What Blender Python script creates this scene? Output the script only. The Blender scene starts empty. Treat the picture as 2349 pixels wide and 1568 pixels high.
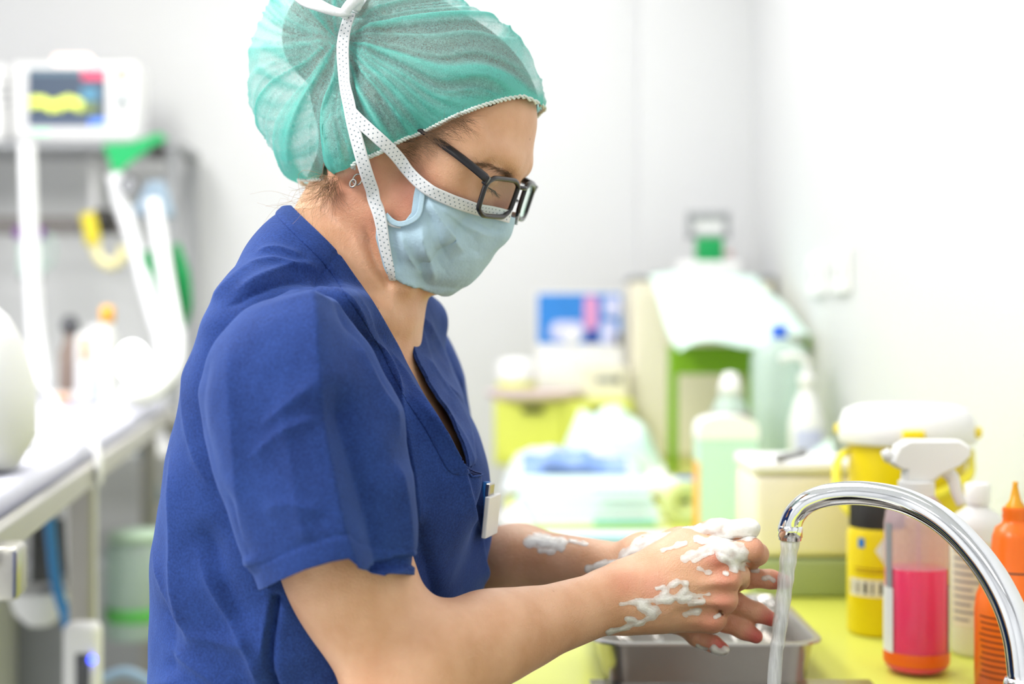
import bpy, bmesh, math, random
import numpy as np
from mathutils import Vector, Matrix, Euler

# ------------------------------------------------------------------ camera
SC = bpy.context.scene
COL = SC.collection
IMG_W, IMG_H = 2349.0, 1568.0
FPX = IMG_W * 50.0 / 36.0            # focal length in photograph pixels
CX, CY = IMG_W / 2, 740.0            # principal point (horizon a little above the centre)
CAMZ = 1.23
cam_data = bpy.data.cameras.new('camera')
cam = bpy.data.objects.new('camera', cam_data)
COL.objects.link(cam)
cam.location = (0, 0, CAMZ)
cam.rotation_euler = (math.pi / 2, 0, 0)
cam_data.lens = 50.0
cam_data.sensor_width = 36.0
cam_data.sensor_fit = 'HORIZONTAL'
cam_data.shift_y = -(IMG_H / 2 - CY) / IMG_W
cam_data.clip_start = 0.05
cam_data.dof.use_dof = True
cam_data.dof.focus_distance = 1.04
cam_data.dof.aperture_fstop = 3.0
cam_data.dof.aperture_blades = 9
SC.camera = cam

# ------------------------------------------------------------------ world, exposure
world = bpy.data.worlds.new('world')
SC.world = world
world.use_nodes = True
world.node_tree.nodes['Background'].inputs[0].default_value = (0.9, 0.95, 1.0, 1)
world.node_tree.nodes['Background'].inputs[1].default_value = 0.6
SC.view_settings.view_transform = 'Standard'
SC.view_settings.look = 'None'
SC.view_settings.gamma = 1.0
SC.view_settings.use_curve_mapping = False
SC.view_settings.exposure = 0.22
SC.cycles.max_bounces = 6
SC.cycles.diffuse_bounces = 3
SC.cycles.glossy_bounces = 3
SC.cycles.transmission_bounces = 4
SC.cycles.transparent_max_bounces = 12
SC.cycles.use_adaptive_sampling = True
SC.cycles.adaptive_threshold = 0.05
SC.cycles.adaptive_min_samples = 16
SC.cycles.caustics_reflective = False
SC.cycles.caustics_refractive = False
SC.cycles.sample_clamp_indirect = 6.0

# ceiling lamps: (x, y, size_x, size_y, watts)
ROOM_X0, ROOM_X1, ROOM_Y0, ROOM_Y1, ROOM_H = -2.3, 0.64, -1.7, 3.85, 2.7
LAMPS = [(-1.25, 1.95, .6, 1.2, 24), (-0.15, 2.75, .6, 1.2, 15),
         (-1.50, 0.15, .6, 1.2, 56), (-0.10, 1.35, .6, 1.2, 5), (-0.30, -1.0, .6, 1.2, 3)]

# ------------------------------------------------------------------ helpers
def P(px, py, d):
    """photograph pixel + distance along the view axis -> world point"""
    return np.array([(px - CX) / FPX * d, d, CAMZ - (py - CY) / FPX * d])

def pix(V):
    V = np.asarray(V, float)
    return np.stack([CX + V[:, 0] / V[:, 1] * FPX, CY - (V[:, 2] - CAMZ) / V[:, 1] * FPX], 1)

def lin(h):
    h = h.lstrip('#')
    c = [int(h[i:i + 2], 16) / 255 for i in (0, 2, 4)]
    return tuple((x / 12.92 if x <= .04045 else ((x + .055) / 1.055) ** 2.4) for x in c) + (1.0,)

MATS = {}
def new_mat(name):
    m = bpy.data.materials.new(name)
    m.use_nodes = True
    MATS[name] = m
    nt = m.node_tree
    return m, nt, nt.nodes['Principled BSDF'], nt.nodes['Material Output']

def node(nt, kind, **kw):
    n = nt.nodes.new(kind)
    for k, v in kw.items():
        if k in n.inputs.keys() if isinstance(k, str) else False:
            n.inputs[k].default_value = v
        else:
            setattr(n, k, v)
    return n

def mat(name, col, rough=.5, var=.06, scale=12., bump=0., bscale=60., metal=0., sub=0., trans=0.,
        ior=1.45, emit=0., coat=0., sheen=0., coords='Object', alpha=1.):
    """principled material with procedural colour variation and optional bump"""
    if name in MATS:
        return MATS[name]
    m, nt, b, out = new_mat(name)
    c = lin(col) if isinstance(col, str) else tuple(col)
    tc = node(nt, 'ShaderNodeTexCoord')
    nz = node(nt, 'ShaderNodeTexNoise')
    nz.inputs['Scale'].default_value = scale
    nz.inputs['Detail'].default_value = 4
    nt.links.new(tc.outputs[coords], nz.inputs['Vector'])
    mx = node(nt, 'ShaderNodeMix', data_type='RGBA')
    mx.inputs[6].default_value = tuple(max(0, x * (1 - var)) for x in c[:3]) + (1,)
    mx.inputs[7].default_value = tuple(min(1, x * (1 + var)) for x in c[:3]) + (1,)
    nt.links.new(nz.outputs['Fac'], mx.inputs[0])
    nt.links.new(mx.outputs[2], b.inputs['Base Color'])
    b.inputs['Roughness'].default_value = rough
    b.inputs['Metallic'].default_value = metal
    b.inputs['IOR'].default_value = ior
    b.inputs['Transmission Weight'].default_value = trans
    b.inputs['Coat Weight'].default_value = coat
    b.inputs['Sheen Weight'].default_value = sheen
    b.inputs['Alpha'].default_value = alpha
    if sub:
        b.inputs['Subsurface Weight'].default_value = sub
        b.inputs['Subsurface Radius'].default_value = (1, .35, .2)
        b.inputs['Subsurface Scale'].default_value = .006
    if emit:
        b.inputs['Emission Color'].default_value = c
        b.inputs['Emission Strength'].default_value = emit
    if bump:
        n2 = node(nt, 'ShaderNodeTexNoise')
        n2.inputs['Scale'].default_value = bscale
        n2.inputs['Detail'].default_value = 5
        nt.links.new(tc.outputs[coords], n2.inputs['Vector'])
        bp = node(nt, 'ShaderNodeBump')
        bp.inputs['Strength'].default_value = bump
        bp.inputs['Distance'].default_value = .002
        nt.links.new(n2.outputs['Fac'], bp.inputs['Height'])
        nt.links.new(bp.outputs['Normal'], b.inputs['Normal'])
    return m

# ---- mesh assembly
class MB:
    """collects verts and faces for ONE mesh"""
    def __init__(s):
        s.v, s.f, s.n = [], [], 0
    def add(s, V, F):
        V = np.asarray(V, float).reshape(-1, 3)
        s.v.append(V)
        s.f += [tuple(int(i) + s.n for i in f) for f in F]
        s.n += len(V)
        return s
    def data(s):
        return np.concatenate(s.v), s.f

def mesh_from(name, V, F, smooth=True, uv=None, attrs=None):
    me = bpy.data.meshes.new(name)
    V = np.asarray(V, np.float32)
    if isinstance(F, np.ndarray):
        n, k = F.shape
        me.vertices.add(len(V)); me.vertices.foreach_set('co', V.ravel())
        me.loops.add(n * k); me.loops.foreach_set('vertex_index', F.astype(np.int32).ravel())
        me.polygons.add(n)
        me.polygons.foreach_set('loop_start', np.arange(0, n * k, k, dtype=np.int32))
        me.update(calc_edges=True)
        me.validate()
    else:
        me.from_pydata([tuple(map(float, v)) for v in V], [], F)
        me.update()
    if smooth:
        me.polygons.foreach_set('use_smooth', np.ones(len(me.polygons), bool))
    if uv is not None:
        uvl = me.uv_layers.new(name='uv')
        idx = np.zeros(len(me.loops), np.int32); me.loops.foreach_get('vertex_index', idx)
        uvl.data.foreach_set('uv', np.asarray(uv, np.float32)[idx].ravel())
    for k, a in (attrs or {}).items():
        at = me.attributes.new(k, 'FLOAT', 'POINT')
        at.data.foreach_set('value', np.asarray(a, np.float32))
    return me

def thing(name, label, cat, loc=(0, 0, 0), rotz=0., group=None):
    o = bpy.data.objects.new(name, None)
    o.empty_display_size = .05
    COL.objects.link(o)
    o.location = tuple(loc); o.rotation_euler = (0, 0, rotz)
    o['label'] = label; o['category'] = cat
    if group: o['group'] = group
    return o

def part(name, VF, material, parent=None, smooth=True, world=False, uv=None, attrs=None, label=None, kind=None, auto=None):
    """one mesh object; VF = (verts, faces), MB or Mesh. world=True: verts are world coordinates"""
    if isinstance(VF, MB): VF = VF.data()
    if isinstance(VF, bpy.types.Mesh): me = VF
    else:
        V, F = VF
        V = np.asarray(V, float)
        if world and parent is not None:
            base = np.zeros(3); q = parent
            while q is not None:
                base += np.array(q.location); q = q.parent
            V = V - base
        me = mesh_from(name, V, F, smooth, uv, attrs)
    if material is not None and not len(me.materials):
        me.materials.append(material)
    o = bpy.data.objects.new(name, me)
    COL.objects.link(o)
    o.parent = parent
    if label: o['label'] = label
    if kind: o['kind'] = kind
    if auto:
        try: me.set_sharp_from_angle(angle=math.radians(auto))
        except Exception: pass
    return o

def solo(name, VF, material, label, cat, loc=(0, 0, 0), rotz=0., group=None, **kw):
    """a thing that is a single mesh"""
    o = part(name, VF, material, None, **kw)
    o.location = tuple(loc); o.rotation_euler = (0, 0, rotz)
    o['label'] = label; o['category'] = cat
    if group: o['group'] = group
    return o

def struct(name, VF, material, parent=None, **kw):
    o = part(name, VF, material, parent, smooth=kw.pop('smooth', False), **kw)
    if parent is None: o['kind'] = 'structure'
    return o

# ---- shapes
def rotmat(rx=0, ry=0, rz=0):
    return np.array(Euler((rx, ry, rz)).to_matrix())

def box(sx, sy, sz, c=(0, 0, 0), bev=.002, seg=2, R=None):
    """bevelled box centred at c"""
    bm = bmesh.new()
    bmesh.ops.create_cube(bm, size=1)
    bmesh.ops.scale(bm, vec=(sx, sy, sz), verts=bm.verts)
    if bev > 0:
        bmesh.ops.bevel(bm, geom=bm.edges[:], offset=min(bev, .49 * min(sx, sy, sz)), segments=seg, profile=.5, affect='EDGES')
    bm.verts.index_update()
    V = np.array([v.co[:] for v in bm.verts]); F = [tuple(v.index for v in f.verts) for f in bm.faces]
    bm.free()
    if R is not None: V = V @ np.asarray(R).T
    return V + np.asarray(c, float), F

def lathe(prof, n=40, c=(0, 0, 0), sx=1., sy=1., sup=2.):
    """prof: [(r,z)...]; closed with fans when r==0. sup>2 squares the section"""
    V, F, rings = [], [], []
    t = np.linspace(0, 2 * np.pi, n, endpoint=False)
    ct, st = np.cos(t), np.sin(t)
    if sup != 2.:
        k = (np.abs(ct) ** sup + np.abs(st) ** sup) ** (-1 / sup)
        ct, st = ct * k, st * k
    cnt = 0
    for r, z in prof:
        if r <= 1e-6:
            V.append(np.array([[0, 0, z]])); rings.append([cnt]); cnt += 1
        else:
            V.append(np.stack([r * ct * sx, r * st * sy, np.full(n, z)], 1)); rings.append(list(range(cnt, cnt + n))); cnt += n
    for a, b in zip(rings[:-1], rings[1:]):
        for i in range(n):
            j = (i + 1) % n
            if len(a) == 1 and len(b) == 1: continue
            if len(a) == 1: F.append((a[0], b[j], b[i]))
            elif len(b) == 1: F.append((a[i], a[j], b[0]))
            else: F.append((a[i], a[j], b[j], b[i]))
    V = np.concatenate(V) + np.asarray(c, float)
    # outward orientation for profiles listed bottom to top
    return V, F

def spline(pts, n=40, closed=False):
    """Catmull-Rom through the rows of pts"""
    p = np.asarray(pts, float)
    if len(p) < 3 and not closed:
        t = np.linspace(0, 1, n)[:, None]
        return p[0] * (1 - t) + p[-1] * t
    if closed: q = np.concatenate([p[-1:], p, p[:2]])
    else: q = np.concatenate([2 * p[:1] - p[1:2], p, 2 * p[-1:] - p[-2:-1]])
    m = len(q) - 3
    u = np.linspace(0, m, n, endpoint=not closed)
    i = np.minimum(u.astype(int), m - 1); t = (u - i)[:, None]
    a, b, c_, d = q[i], q[i + 1], q[i + 2], q[i + 3]
    return .5 * ((2 * b) + (-a + c_) * t + (2 * a - 5 * b + 4 * c_ - d) * t ** 2 + (-a + 3 * b - 3 * c_ + d) * t ** 3)

def frames(C):
    T = np.gradient(C, axis=0); T /= np.linalg.norm(T, axis=1)[:, None] + 1e-12
    n0 = np.cross(T[0], [0, 0, 1.]);
    if np.linalg.norm(n0) < 1e-3: n0 = np.cross(T[0], [0, 1., 0])
    n0 /= np.linalg.norm(n0)
    N = [n0]
    for i in range(1, len(C)):
        v = N[-1] - T[i] * np.dot(N[-1], T[i]); N.append(v / (np.linalg.norm(v) + 1e-12))
    N = np.array(N)
    return T, N, np.cross(T, N)

def tube(path, r, n=12, cap=True, closed=False, sx=1., sy=1.):
    C = np.asarray(path, float); m = len(C)
    r = np.broadcast_to(np.asarray(r, float), (m,))
    T, N, B = frames(C)
    t = np.linspace(0, 2 * np.pi, n, endpoint=False)
    V = C[:, None] + r[:, None, None] * (sx * np.cos(t)[None, :, None] * N[:, None] + sy * np.sin(t)[None, :, None] * B[:, None])
    V = V.reshape(-1, 3); F = []
    for i in range(m - (0 if closed else 1)):
        k = (i + 1) % m
        for j in range(n):
            j2 = (j + 1) % n
            F.append((i * n + j, i * n + j2, k * n + j2, k * n + j))
    if cap and not closed:
        F.append(tuple(range(n - 1, -1, -1))); F.append(tuple(range((m - 1) * n, m * n)))
    return V, F

def sheet(X, Y, Z, thick=0.):
    """grid surface from 2-D arrays; thick>0 closes it into a slab along the mean normal"""
    a, b = X.shape
    V = np.stack([X, Y, Z], -1).reshape(-1, 3)
    F = [(i * b + j, (i + 1) * b + j, (i + 1) * b + j + 1, i * b + j + 1) for i in range(a - 1) for j in range(b - 1)]
    if thick:
        G = V.reshape(a, b, 3)
        nn = np.cross(np.gradient(G, axis=0), np.gradient(G, axis=1)); nn /= np.linalg.norm(nn, axis=2)[..., None] + 1e-9
        V2 = (G - nn * thick).reshape(-1, 3); o = a * b
        F += [tuple(o + i for i in reversed(f)) for f in F]
        ed = [j for j in range(b)] + [i * b + b - 1 for i in range(1, a)] + [(a - 1) * b + j for j in range(b - 2, -1, -1)] + [i * b for i in range(a - 2, 0, -1)]
        for p, q in zip(ed, ed[1:] + ed[:1]): F.append((p, q, q + o, p + o))
        V = np.concatenate([V, V2])
    return V, F

def prism(poly, h, axis='z', c=(0, 0, 0), bev=.0):
    """extrude a 2-D polygon; axis z: poly in xy; axis y: poly in xz; axis x: poly in yz"""
    p = np.asarray(poly, float); n = len(p)
    lo, hi = -h / 2, h / 2
    def place(q, t):
        o = np.full(len(q), t)
        if axis == 'z': return np.stack([q[:, 0], q[:, 1], o], 1)
        if axis == 'y': return np.stack([q[:, 0], o, q[:, 1]], 1)
        return np.stack([o, q[:, 0], q[:, 1]], 1)
    if bev > 0:
        ctr = p.mean(0); ex = p - ctr; sc = 1 - bev / (np.linalg.norm(ex, axis=1)[:, None] + 1e-9)
        pin = ctr + ex * sc
        L = [place(pin, lo), place(p, lo + bev), place(p, hi - bev), place(pin, hi)]
    else: L = [place(p, lo), place(p, hi)]
    V = np.concatenate(L); F = [tuple(range(n - 1, -1, -1)), tuple(range((len(L) - 1) * n, len(L) * n))]
    for k in range(len(L) - 1):
        for i in range(n):
            j = (i + 1) % n
            F.append((k * n + i, k * n + j, (k + 1) * n + j, (k + 1) * n + i))
    return V + np.asarray(c, float), F

def rrect(w, h, r, n=6):
    pts = []
    for cx, cy, a0 in ((w / 2 - r, h / 2 - r, 0), (-w / 2 + r, h / 2 - r, 90), (-w / 2 + r, -h / 2 + r, 180), (w / 2 - r, -h / 2 + r, 270)):
        for k in range(n + 1):
            a = math.radians(a0 + 90 * k / n); pts.append((cx + r * math.cos(a), cy + r * math.sin(a)))
    return np.array(pts)

def copy_tree(o, parent=None):
    c = o.copy(); COL.objects.link(c); c.parent = parent
    for ch in list(o.children): copy_tree(ch, c)
    return c
# ------------------------------------------------------------------ the room
M_wall = mat('wall_paint', '#d9dadc', .55, var=.012, scale=3, bump=.02, bscale=200)
M_ceil = mat('ceiling_paint', '#f4f4f4', .8, var=.01)
M_floor = mat('floor_vinyl', '#c9cccb', .35, var=.05, scale=30)
M_lamp = mat('lamp_diffuser', '#ffffff', .5, var=0, emit=1.0)
M_whiteplastic = mat('white_plastic', '#f2f2f2', .38, var=.015)
M_green_top = mat('lime_worktop', '#d6dc62', .3, var=.03, scale=6)
M_lime_front = mat('lime_laminate', '#dbe066', .4, var=.03, scale=6)
M_steel = mat('stainless_steel', '#b9b5b0', .27, var=.04, scale=40, metal=1., bump=.02, bscale=300)
M_chrome = mat('polished_chrome', '#e6e8ec', .04, var=.0, metal=1.)

RX, RY, RZ = (ROOM_X0 + ROOM_X1) / 2, (ROOM_Y0 + ROOM_Y1) / 2, ROOM_H / 2
W, D = ROOM_X1 - ROOM_X0, ROOM_Y1 - ROOM_Y0
struct('floor', box(W + .4, D + .4, .1, (RX, RY, -.05), 0), M_floor)
struct('ceiling', box(W + .4, D + .4, .1, (RX, RY, ROOM_H + .05), 0), M_ceil)
struct('wall_far', box(W + .4, .1, ROOM_H, (RX, ROOM_Y1 + .05, RZ), 0), M_wall)
struct('wall_right', box(.1, D, ROOM_H, (ROOM_X1 + .05, RY, RZ), 0), M_wall)
struct('wall_left', box(.1, D, ROOM_H, (ROOM_X0 - .05, RY, RZ), 0), M_wall)
struct('wall_near', box(W + .4, .1, ROOM_H, (RX, ROOM_Y0 - .05, RZ), 0), M_wall)
struct('baseboard_far', box(W, .012, .09, (RX, ROOM_Y1 - .006, .045), .003), M_whiteplastic)
# shallow boxed-in column in the far corner
struct('trim_1', box(.46, .06, ROOM_H, (.61 - .04, ROOM_Y1 - .03, RZ), .004), M_wall)

lamp_names = ['over the far end of the patient table', 'over the far end of the worktop', 'over the left half of the room',
              'above the sink beside the washing woman', 'nearest the entrance wall behind']
for (lx, ly, sx, sy, w), nm in zip(LAMPS, lamp_names):
    t = thing('ceiling_light', 'rectangular white ceiling light panel ' + nm, 'ceiling light', (lx, ly, ROOM_H), 0, 'ceiling light panels')
    fr = MB()
    for dx in (-1, 1): fr.add(*box(.03, sy + .06, .03, (dx * (sx / 2 + .015), 0, -.015), .004))
    for dy in (-1, 1): fr.add(*box(sx, .03, .03, (0, dy * (sy / 2 + .015), -.015), .004))
    part('frame', fr, M_whiteplastic, t, smooth=False)
    part('diffuser', box(sx, sy, .012, (0, 0, -.008), 0), M_lamp, t, smooth=False)
    ld = bpy.data.lights.new('lamp', 'AREA'); ld.shape = 'RECTANGLE'; ld.size = sx - .02; ld.size_y = sy - .02; ld.energy = w
    ld.color = (1., .985, .96)
    lo = bpy.data.objects.new('lamp', ld); COL.objects.link(lo); lo.parent = t; lo.location = (0, 0, -.02)

# ------------------------------------------------------------------ worktop, sink and base cabinets
CT = .90                                 # worktop height
CX0, CX1, CY0, CY1 = -.005, ROOM_X1, .50, ROOM_Y1 - .06
SX0, SX1, SY0, SY1 = .07, .33, .80, 1.20  # sink hole
wt = thing('worktop', 'glossy lime green worktop with a cut out sink along the right wall', 'worktop', (0, 0, CT - .04))
m = MB()
for x0, x1, y0, y1 in ((CX0, SX0, CY0, CY1), (SX1, CX1, CY0, CY1), (SX0, SX1, CY0, SY0), (SX0, SX1, SY1, CY1)):
    m.add(*box(x1 - x0, y1 - y0, .04, ((x0 + x1) / 2, (y0 + y1) / 2, .02), 0))
part('top_slab', m, M_green_top, wt, smooth=False)
part('edge_strip', box(.006, CY1 - CY0, .042, (CX0 - .003, (CY0 + CY1) / 2, .02), .001), M_lime_front, wt, smooth=False)
sk = thing('sink_basin', 'stainless steel sink basin let into the lime worktop below the tap', 'sink', ((SX0 + SX1) / 2, (SY0 + SY1) / 2, CT - .17))
m = MB(); hw, hd = (SX1 - SX0) / 2 - .001, (SY1 - SY0) / 2 - .001
m.add(*box(2 * hw, 2 * hd, .004, (0, 0, .002), 0))
for s in (-1, 1):
    m.add(*box(.004, 2 * hd, .17, (s * (hw - .002), 0, .085), 0)); m.add(*box(2 * hw, .004, .17, (0, s * (hd - .002), .085), 0))
part('bowl', m, M_steel, sk, smooth=False)
part('rim_plate', (lambda m_: m_.data())(MB().add(*box(.05, .56, .002, (-hw - .026, 0, .1712), .0005)).add(*box(.09, .56, .002, (hw + .046, 0, .1712), .0005)).add(*box(2 * hw, .075, .002, (0, -hd - .0385, .1712), .0005)).add(*box(2 * hw, .109, .002, (0, hd + .0555, .1712), .0005))), M_steel, sk, smooth=False)  # sink rim; far strip widened, unseen, so the tray side reflects steel, not lime
part('drain', lathe([(0, .004), (.03, .004), (.032, .007), (.022, .006), (0, .005)], 24), M_chrome, sk)
cab_y = [(CY0 + .01, .78), (.78, 1.24), (1.24, 1.9), (1.9, 2.56), (2.56, 3.2), (3.2, CY1)]
cab_lab = ['nearest the camera', 'holding the sink', 'just past the sink', 'in the middle of the row', 'second from the far wall', 'against the far wall']
for (y0, y1), nm in zip(cab_y, cab_lab):
    t = thing('base_cabinet', 'lime green base cabinet under the worktop, ' + nm, 'cabinet', (CX0 + .015, (y0 + y1) / 2, 0), 0, 'base cabinets under the worktop')
    dpt = CX1 - CX0 - .04; wd = y1 - y0 - .004; hh = (.68 if 'sink' in nm and 'holding' in nm else CT - .045)
    part('body', box(dpt, wd, hh - .1, (dpt / 2 + .018, 0, .1 + (hh - .1) / 2), .001), M_whiteplastic, t, smooth=False)
    part('plinth', box(dpt - .06, wd, .098, (dpt / 2 + .05, 0, .049), 0), M_steel, t, smooth=False)
    d = part('door', box(.018, wd - .004, CT - .16, (.009, 0, .1 + (CT - .16) / 2), .002), M_lime_front, t, smooth=False)
    part('handle', tube(spline([(-.003, -.06, .74), (-.028, -.055, .74), (-.028, .055, .74), (-.003, .06, .74)], 14), .005, 10), M_chrome, d)
for yy, zz, nm in ((2.75, 1.33, 'nearer the canister'), (2.95, 1.33, 'nearer the far corner')):
    t = thing('wall_socket', 'white double wall socket above the worktop, ' + nm, 'socket', (ROOM_X1 - .001, yy, zz))
    part('plate', box(.010, .15, .085, (-.005, 0, 0), .003), M_whiteplastic, t, smooth=False)
    for k in (-1, 1): part('outlet', tube(np.array([(-.0105, k * .036, 0), (-.009, k * .036, 0)]), [.018, .02], 20), mat('socket_grey', '#c9cacc', .5), t)
# ------------------------------------------------------------------ implicit-surface tools (used for the person)
def smooth_noise(V, freq, seed=0):
    """cheap smooth value noise in 3-D, about -1..1"""
    rng = np.random.RandomState(seed)
    T = rng.rand(32, 32, 32).astype(np.float32) * 2 - 1
    q = np.asarray(V) * freq + 100.3
    i = np.floor(q).astype(int); f = q - i; f = f * f * (3 - 2 * f)
    o = 0
    for a in (0, 1):
        for b in (0, 1):
            for c in (0, 1):
                w = (f[:, 0] if a else 1 - f[:, 0]) * (f[:, 1] if b else 1 - f[:, 1]) * (f[:, 2] if c else 1 - f[:, 2])
                o = o + w * T[(i[:, 0] + a) % 32, (i[:, 1] + b) % 32, (i[:, 2] + c) % 32]
    return o

class Grid:
    FAR = .06
    def __init__(s, lo, hi, h):
        s.lo = np.asarray(lo, float); s.h = h
        s.n = np.ceil((np.asarray(hi) - s.lo) / h).astype(int) + 1
        s.A = np.full(s.n, s.FAR, np.float32)
    def _sub(s, lo, hi):
        i0 = np.maximum(np.floor((np.asarray(lo) - s.lo) / s.h).astype(int), 0)
        i1 = np.minimum(np.ceil((np.asarray(hi) - s.lo) / s.h).astype(int) + 1, s.n)
        if (i1 <= i0).any(): return None, None
        sl = tuple(slice(a, b) for a, b in zip(i0, i1))
        x, y, z = [(s.lo[k] + s.h * np.arange(i0[k], i1[k])).astype(np.float32) for k in range(3)]
        return sl, (x[:, None, None], y[None, :, None], z[None, None, :])
    def _blend(s, sl, d, k, sub):
        a = s.A[sl]
        if sub:
            if k <= 0: s.A[sl] = np.maximum(a, -d); return
            h = np.clip(.5 - .5 * (a + d) / k, 0, 1)
            s.A[sl] = a * (1 - h) - d * h + k * h * (1 - h)
        else:
            if k <= 0: s.A[sl] = np.minimum(a, d); return
            h = np.clip(.5 + .5 * (a - d) / k, 0, 1)
            s.A[sl] = a * (1 - h) + d * h - k * h * (1 - h)
    def cone(s, a, b, ra, rb, k=.01, sub=False, sq=None):
        """tapered capsule; sq=(dir, factor) makes it thinner along dir"""
        a = np.asarray(a, float); b = np.asarray(b, float)
        m = max(ra, rb) * 1.3 + k + .03
        sl, g = s._sub(np.minimum(a, b) - m, np.maximum(a, b) + m)
        if sl is None: return
        ba = (b - a).astype(np.float32); L = float(ba @ ba) + 1e-12
        q = [g[i] - np.float32(a[i]) for i in range(3)]
        t = np.clip((q[0] * ba[0] + q[1] * ba[1] + q[2] * ba[2]) / L, 0, 1)
        q = [q[i] - t * ba[i] for i in range(3)]
        r2 = q[0] ** 2 + q[1] ** 2 + q[2] ** 2
        if sq is not None:
            e = np.asarray(sq[0], float); e = e / np.linalg.norm(e)
            dd = q[0] * np.float32(e[0]) + q[1] * np.float32(e[1]) + q[2] * np.float32(e[2])
            r2 = r2 + (sq[1] ** 2 - 1) * dd ** 2
        s._blend(sl, (np.sqrt(r2) - (ra + (rb - ra) * t)).astype(np.float32), k, sub)
    def chain(s, pts, rs, k=.01, **kw):
        for i in range(len(pts) - 1): s.cone(pts[i], pts[i + 1], rs[i], rs[i + 1], k, **kw)
    def ell(s, c, r, R=None, k=.01, sub=False):
        c = np.asarray(c, float); r = np.asarray(r, float); R = np.eye(3) if R is None else np.asarray(R)
        m = (np.abs(R) @ r) + k + .03
        sl, g = s._sub(c - m, c + m)
        if sl is None: return
        q = [g[i] - np.float32(c[i]) for i in range(3)]
        l = [sum(q[i] * np.float32(R[i, j]) for i in range(3)) for j in range(3)]
        k0 = np.sqrt(sum((l[j] / np.float32(r[j])) ** 2 for j in range(3)))
        k1 = np.sqrt(sum((l[j] / np.float32(r[j] ** 2)) ** 2 for j in range(3))) + 1e-6
        s._blend(sl, (k0 * (k0 - 1) / k1).astype(np.float32), k, sub)
    def stack(s, rows, ax, k=.01, grow=0., sup=2.3, sub=False):
        """rows: (z, cx, cy, a, b), horizontal super-ellipses; ax = (fx, fy) direction of a"""
        rows = np.array(sorted(rows)); z = rows[:, 0]
        m = rows[:, 3:5].max() + k + .03
        sl, g = s._sub([rows[:, 1].min() - m, rows[:, 2].min() - m, z[0]], [rows[:, 1].max() + m, rows[:, 2].max() + m, z[-1]])
        if sl is None: return
        zz = g[2].ravel()
        zi = [np.interp(zz, z, rows[:, j]) for j in range(1, 5)]
        # smooth the interpolation a little
        w = max(3, int(.02 / s.h)); ker = np.hanning(w + 2)[1:-1]; ker /= ker.sum()
        zi = [np.convolve(np.pad(v, w, mode='reflect', reflect_type='odd'), ker, 'same')[w:-w] for v in zi]
        cx, cy, a, b = [v.astype(np.float32)[None, None, :] for v in zi]
        a = np.maximum(a + grow, .004); b = np.maximum(b + grow, .004)
        u = (g[0] - cx) * ax[0] + (g[1] - cy) * ax[1]
        v = -(g[0] - cx) * ax[1] + (g[1] - cy) * ax[0]
        rho = (np.abs(u / a) ** sup + np.abs(v / b) ** sup) ** (1 / sup)
        s._blend(sl, ((rho - 1) * np.minimum(a, b)).astype(np.float32), k, sub)
    def sample(s, X):
        q = (np.asarray(X, float).reshape(-1, 3) - s.lo) / s.h
        ok = ((q >= 0) & (q < s.n - 1.001)).all(1)
        q = np.clip(q, 0, s.n - 1.001); i = q.astype(int); f = q - i; o = 0
        for a in (0, 1):
            for b in (0, 1):
                for c in (0, 1):
                    w = (f[:, 0] if a else 1 - f[:, 0]) * (f[:, 1] if b else 1 - f[:, 1]) * (f[:, 2] if c else 1 - f[:, 2])
                    o = o + w * s.A[i[:, 0] + a, i[:, 1] + b, i[:, 2] + c]
        return np.where(ok, o, s.FAR)
    def mesh(s, iso=0., smooth=2):
        """naive surface nets"""
        A = s.A - np.float32(iso); I = A < 0
        cnt = np.zeros(s.n - 1, np.int8)
        for a in (0, 1):
            for b in (0, 1):
                for c in (0, 1): cnt += I[a:s.n[0] - 1 + a, b:s.n[1] - 1 + b, c:s.n[2] - 1 + c]
        act = (cnt > 0) & (cnt < 8)
        idx = np.argwhere(act); m = len(idx)
        cid = np.full(s.n - 1, -1, np.int32); cid[act] = np.arange(m)
        acc = np.zeros((m, 3)); num = np.zeros(m)
        cor = {(a, b, c): A[idx[:, 0] + a, idx[:, 1] + b, idx[:, 2] + c].astype(float) for a in (0, 1) for b in (0, 1) for c in (0, 1)}
        for c0 in cor:
            for ax in range(3):
                if c0[ax]: continue
                c1 = list(c0); c1[ax] = 1; c1 = tuple(c1)
                va, vb = cor[c0], cor[c1]; x = (va < 0) != (vb < 0)
                t = np.where(x, va / np.where(x, va - vb, 1), 0)
                p = np.tile(np.array(c0, float), (m, 1)); p[:, ax] = t
                acc += p * x[:, None]; num += x
        V = s.lo + s.h * (idx + acc / num[:, None])
        Q = []
        for ax in range(3):
            o1, o2 = (ax + 1) % 3, (ax + 2) % 3
            sl0 = [slice(None)] * 3; sl1 = [slice(None)] * 3
            sl0[ax] = slice(0, s.n[ax] - 1); sl1[ax] = slice(1, s.n[ax])
            for o in (o1, o2): sl0[o] = slice(1, s.n[o] - 1); sl1[o] = slice(1, s.n[o] - 1)
            a, b = I[tuple(sl0)], I[tuple(sl1)]
            for flip in (0, 1):
                e = np.argwhere((a & ~b) if not flip else (~a & b))
                if not len(e): continue
                base = e.copy(); base[:, o1] += 1; base[:, o2] += 1
                def cell(d1, d2):
                    q = base.copy(); q[:, o1] -= d1; q[:, o2] -= d2
                    return cid[q[:, 0], q[:, 1], q[:, 2]]
                q = np.stack([cell(1, 1), cell(0, 1), cell(0, 0), cell(1, 0)], 1)
                Q.append(q[:, ::-1] if flip else q)
        F = np.concatenate(Q); F = F[(F >= 0).all(1)]
        return lap(V, F, smooth), F

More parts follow.
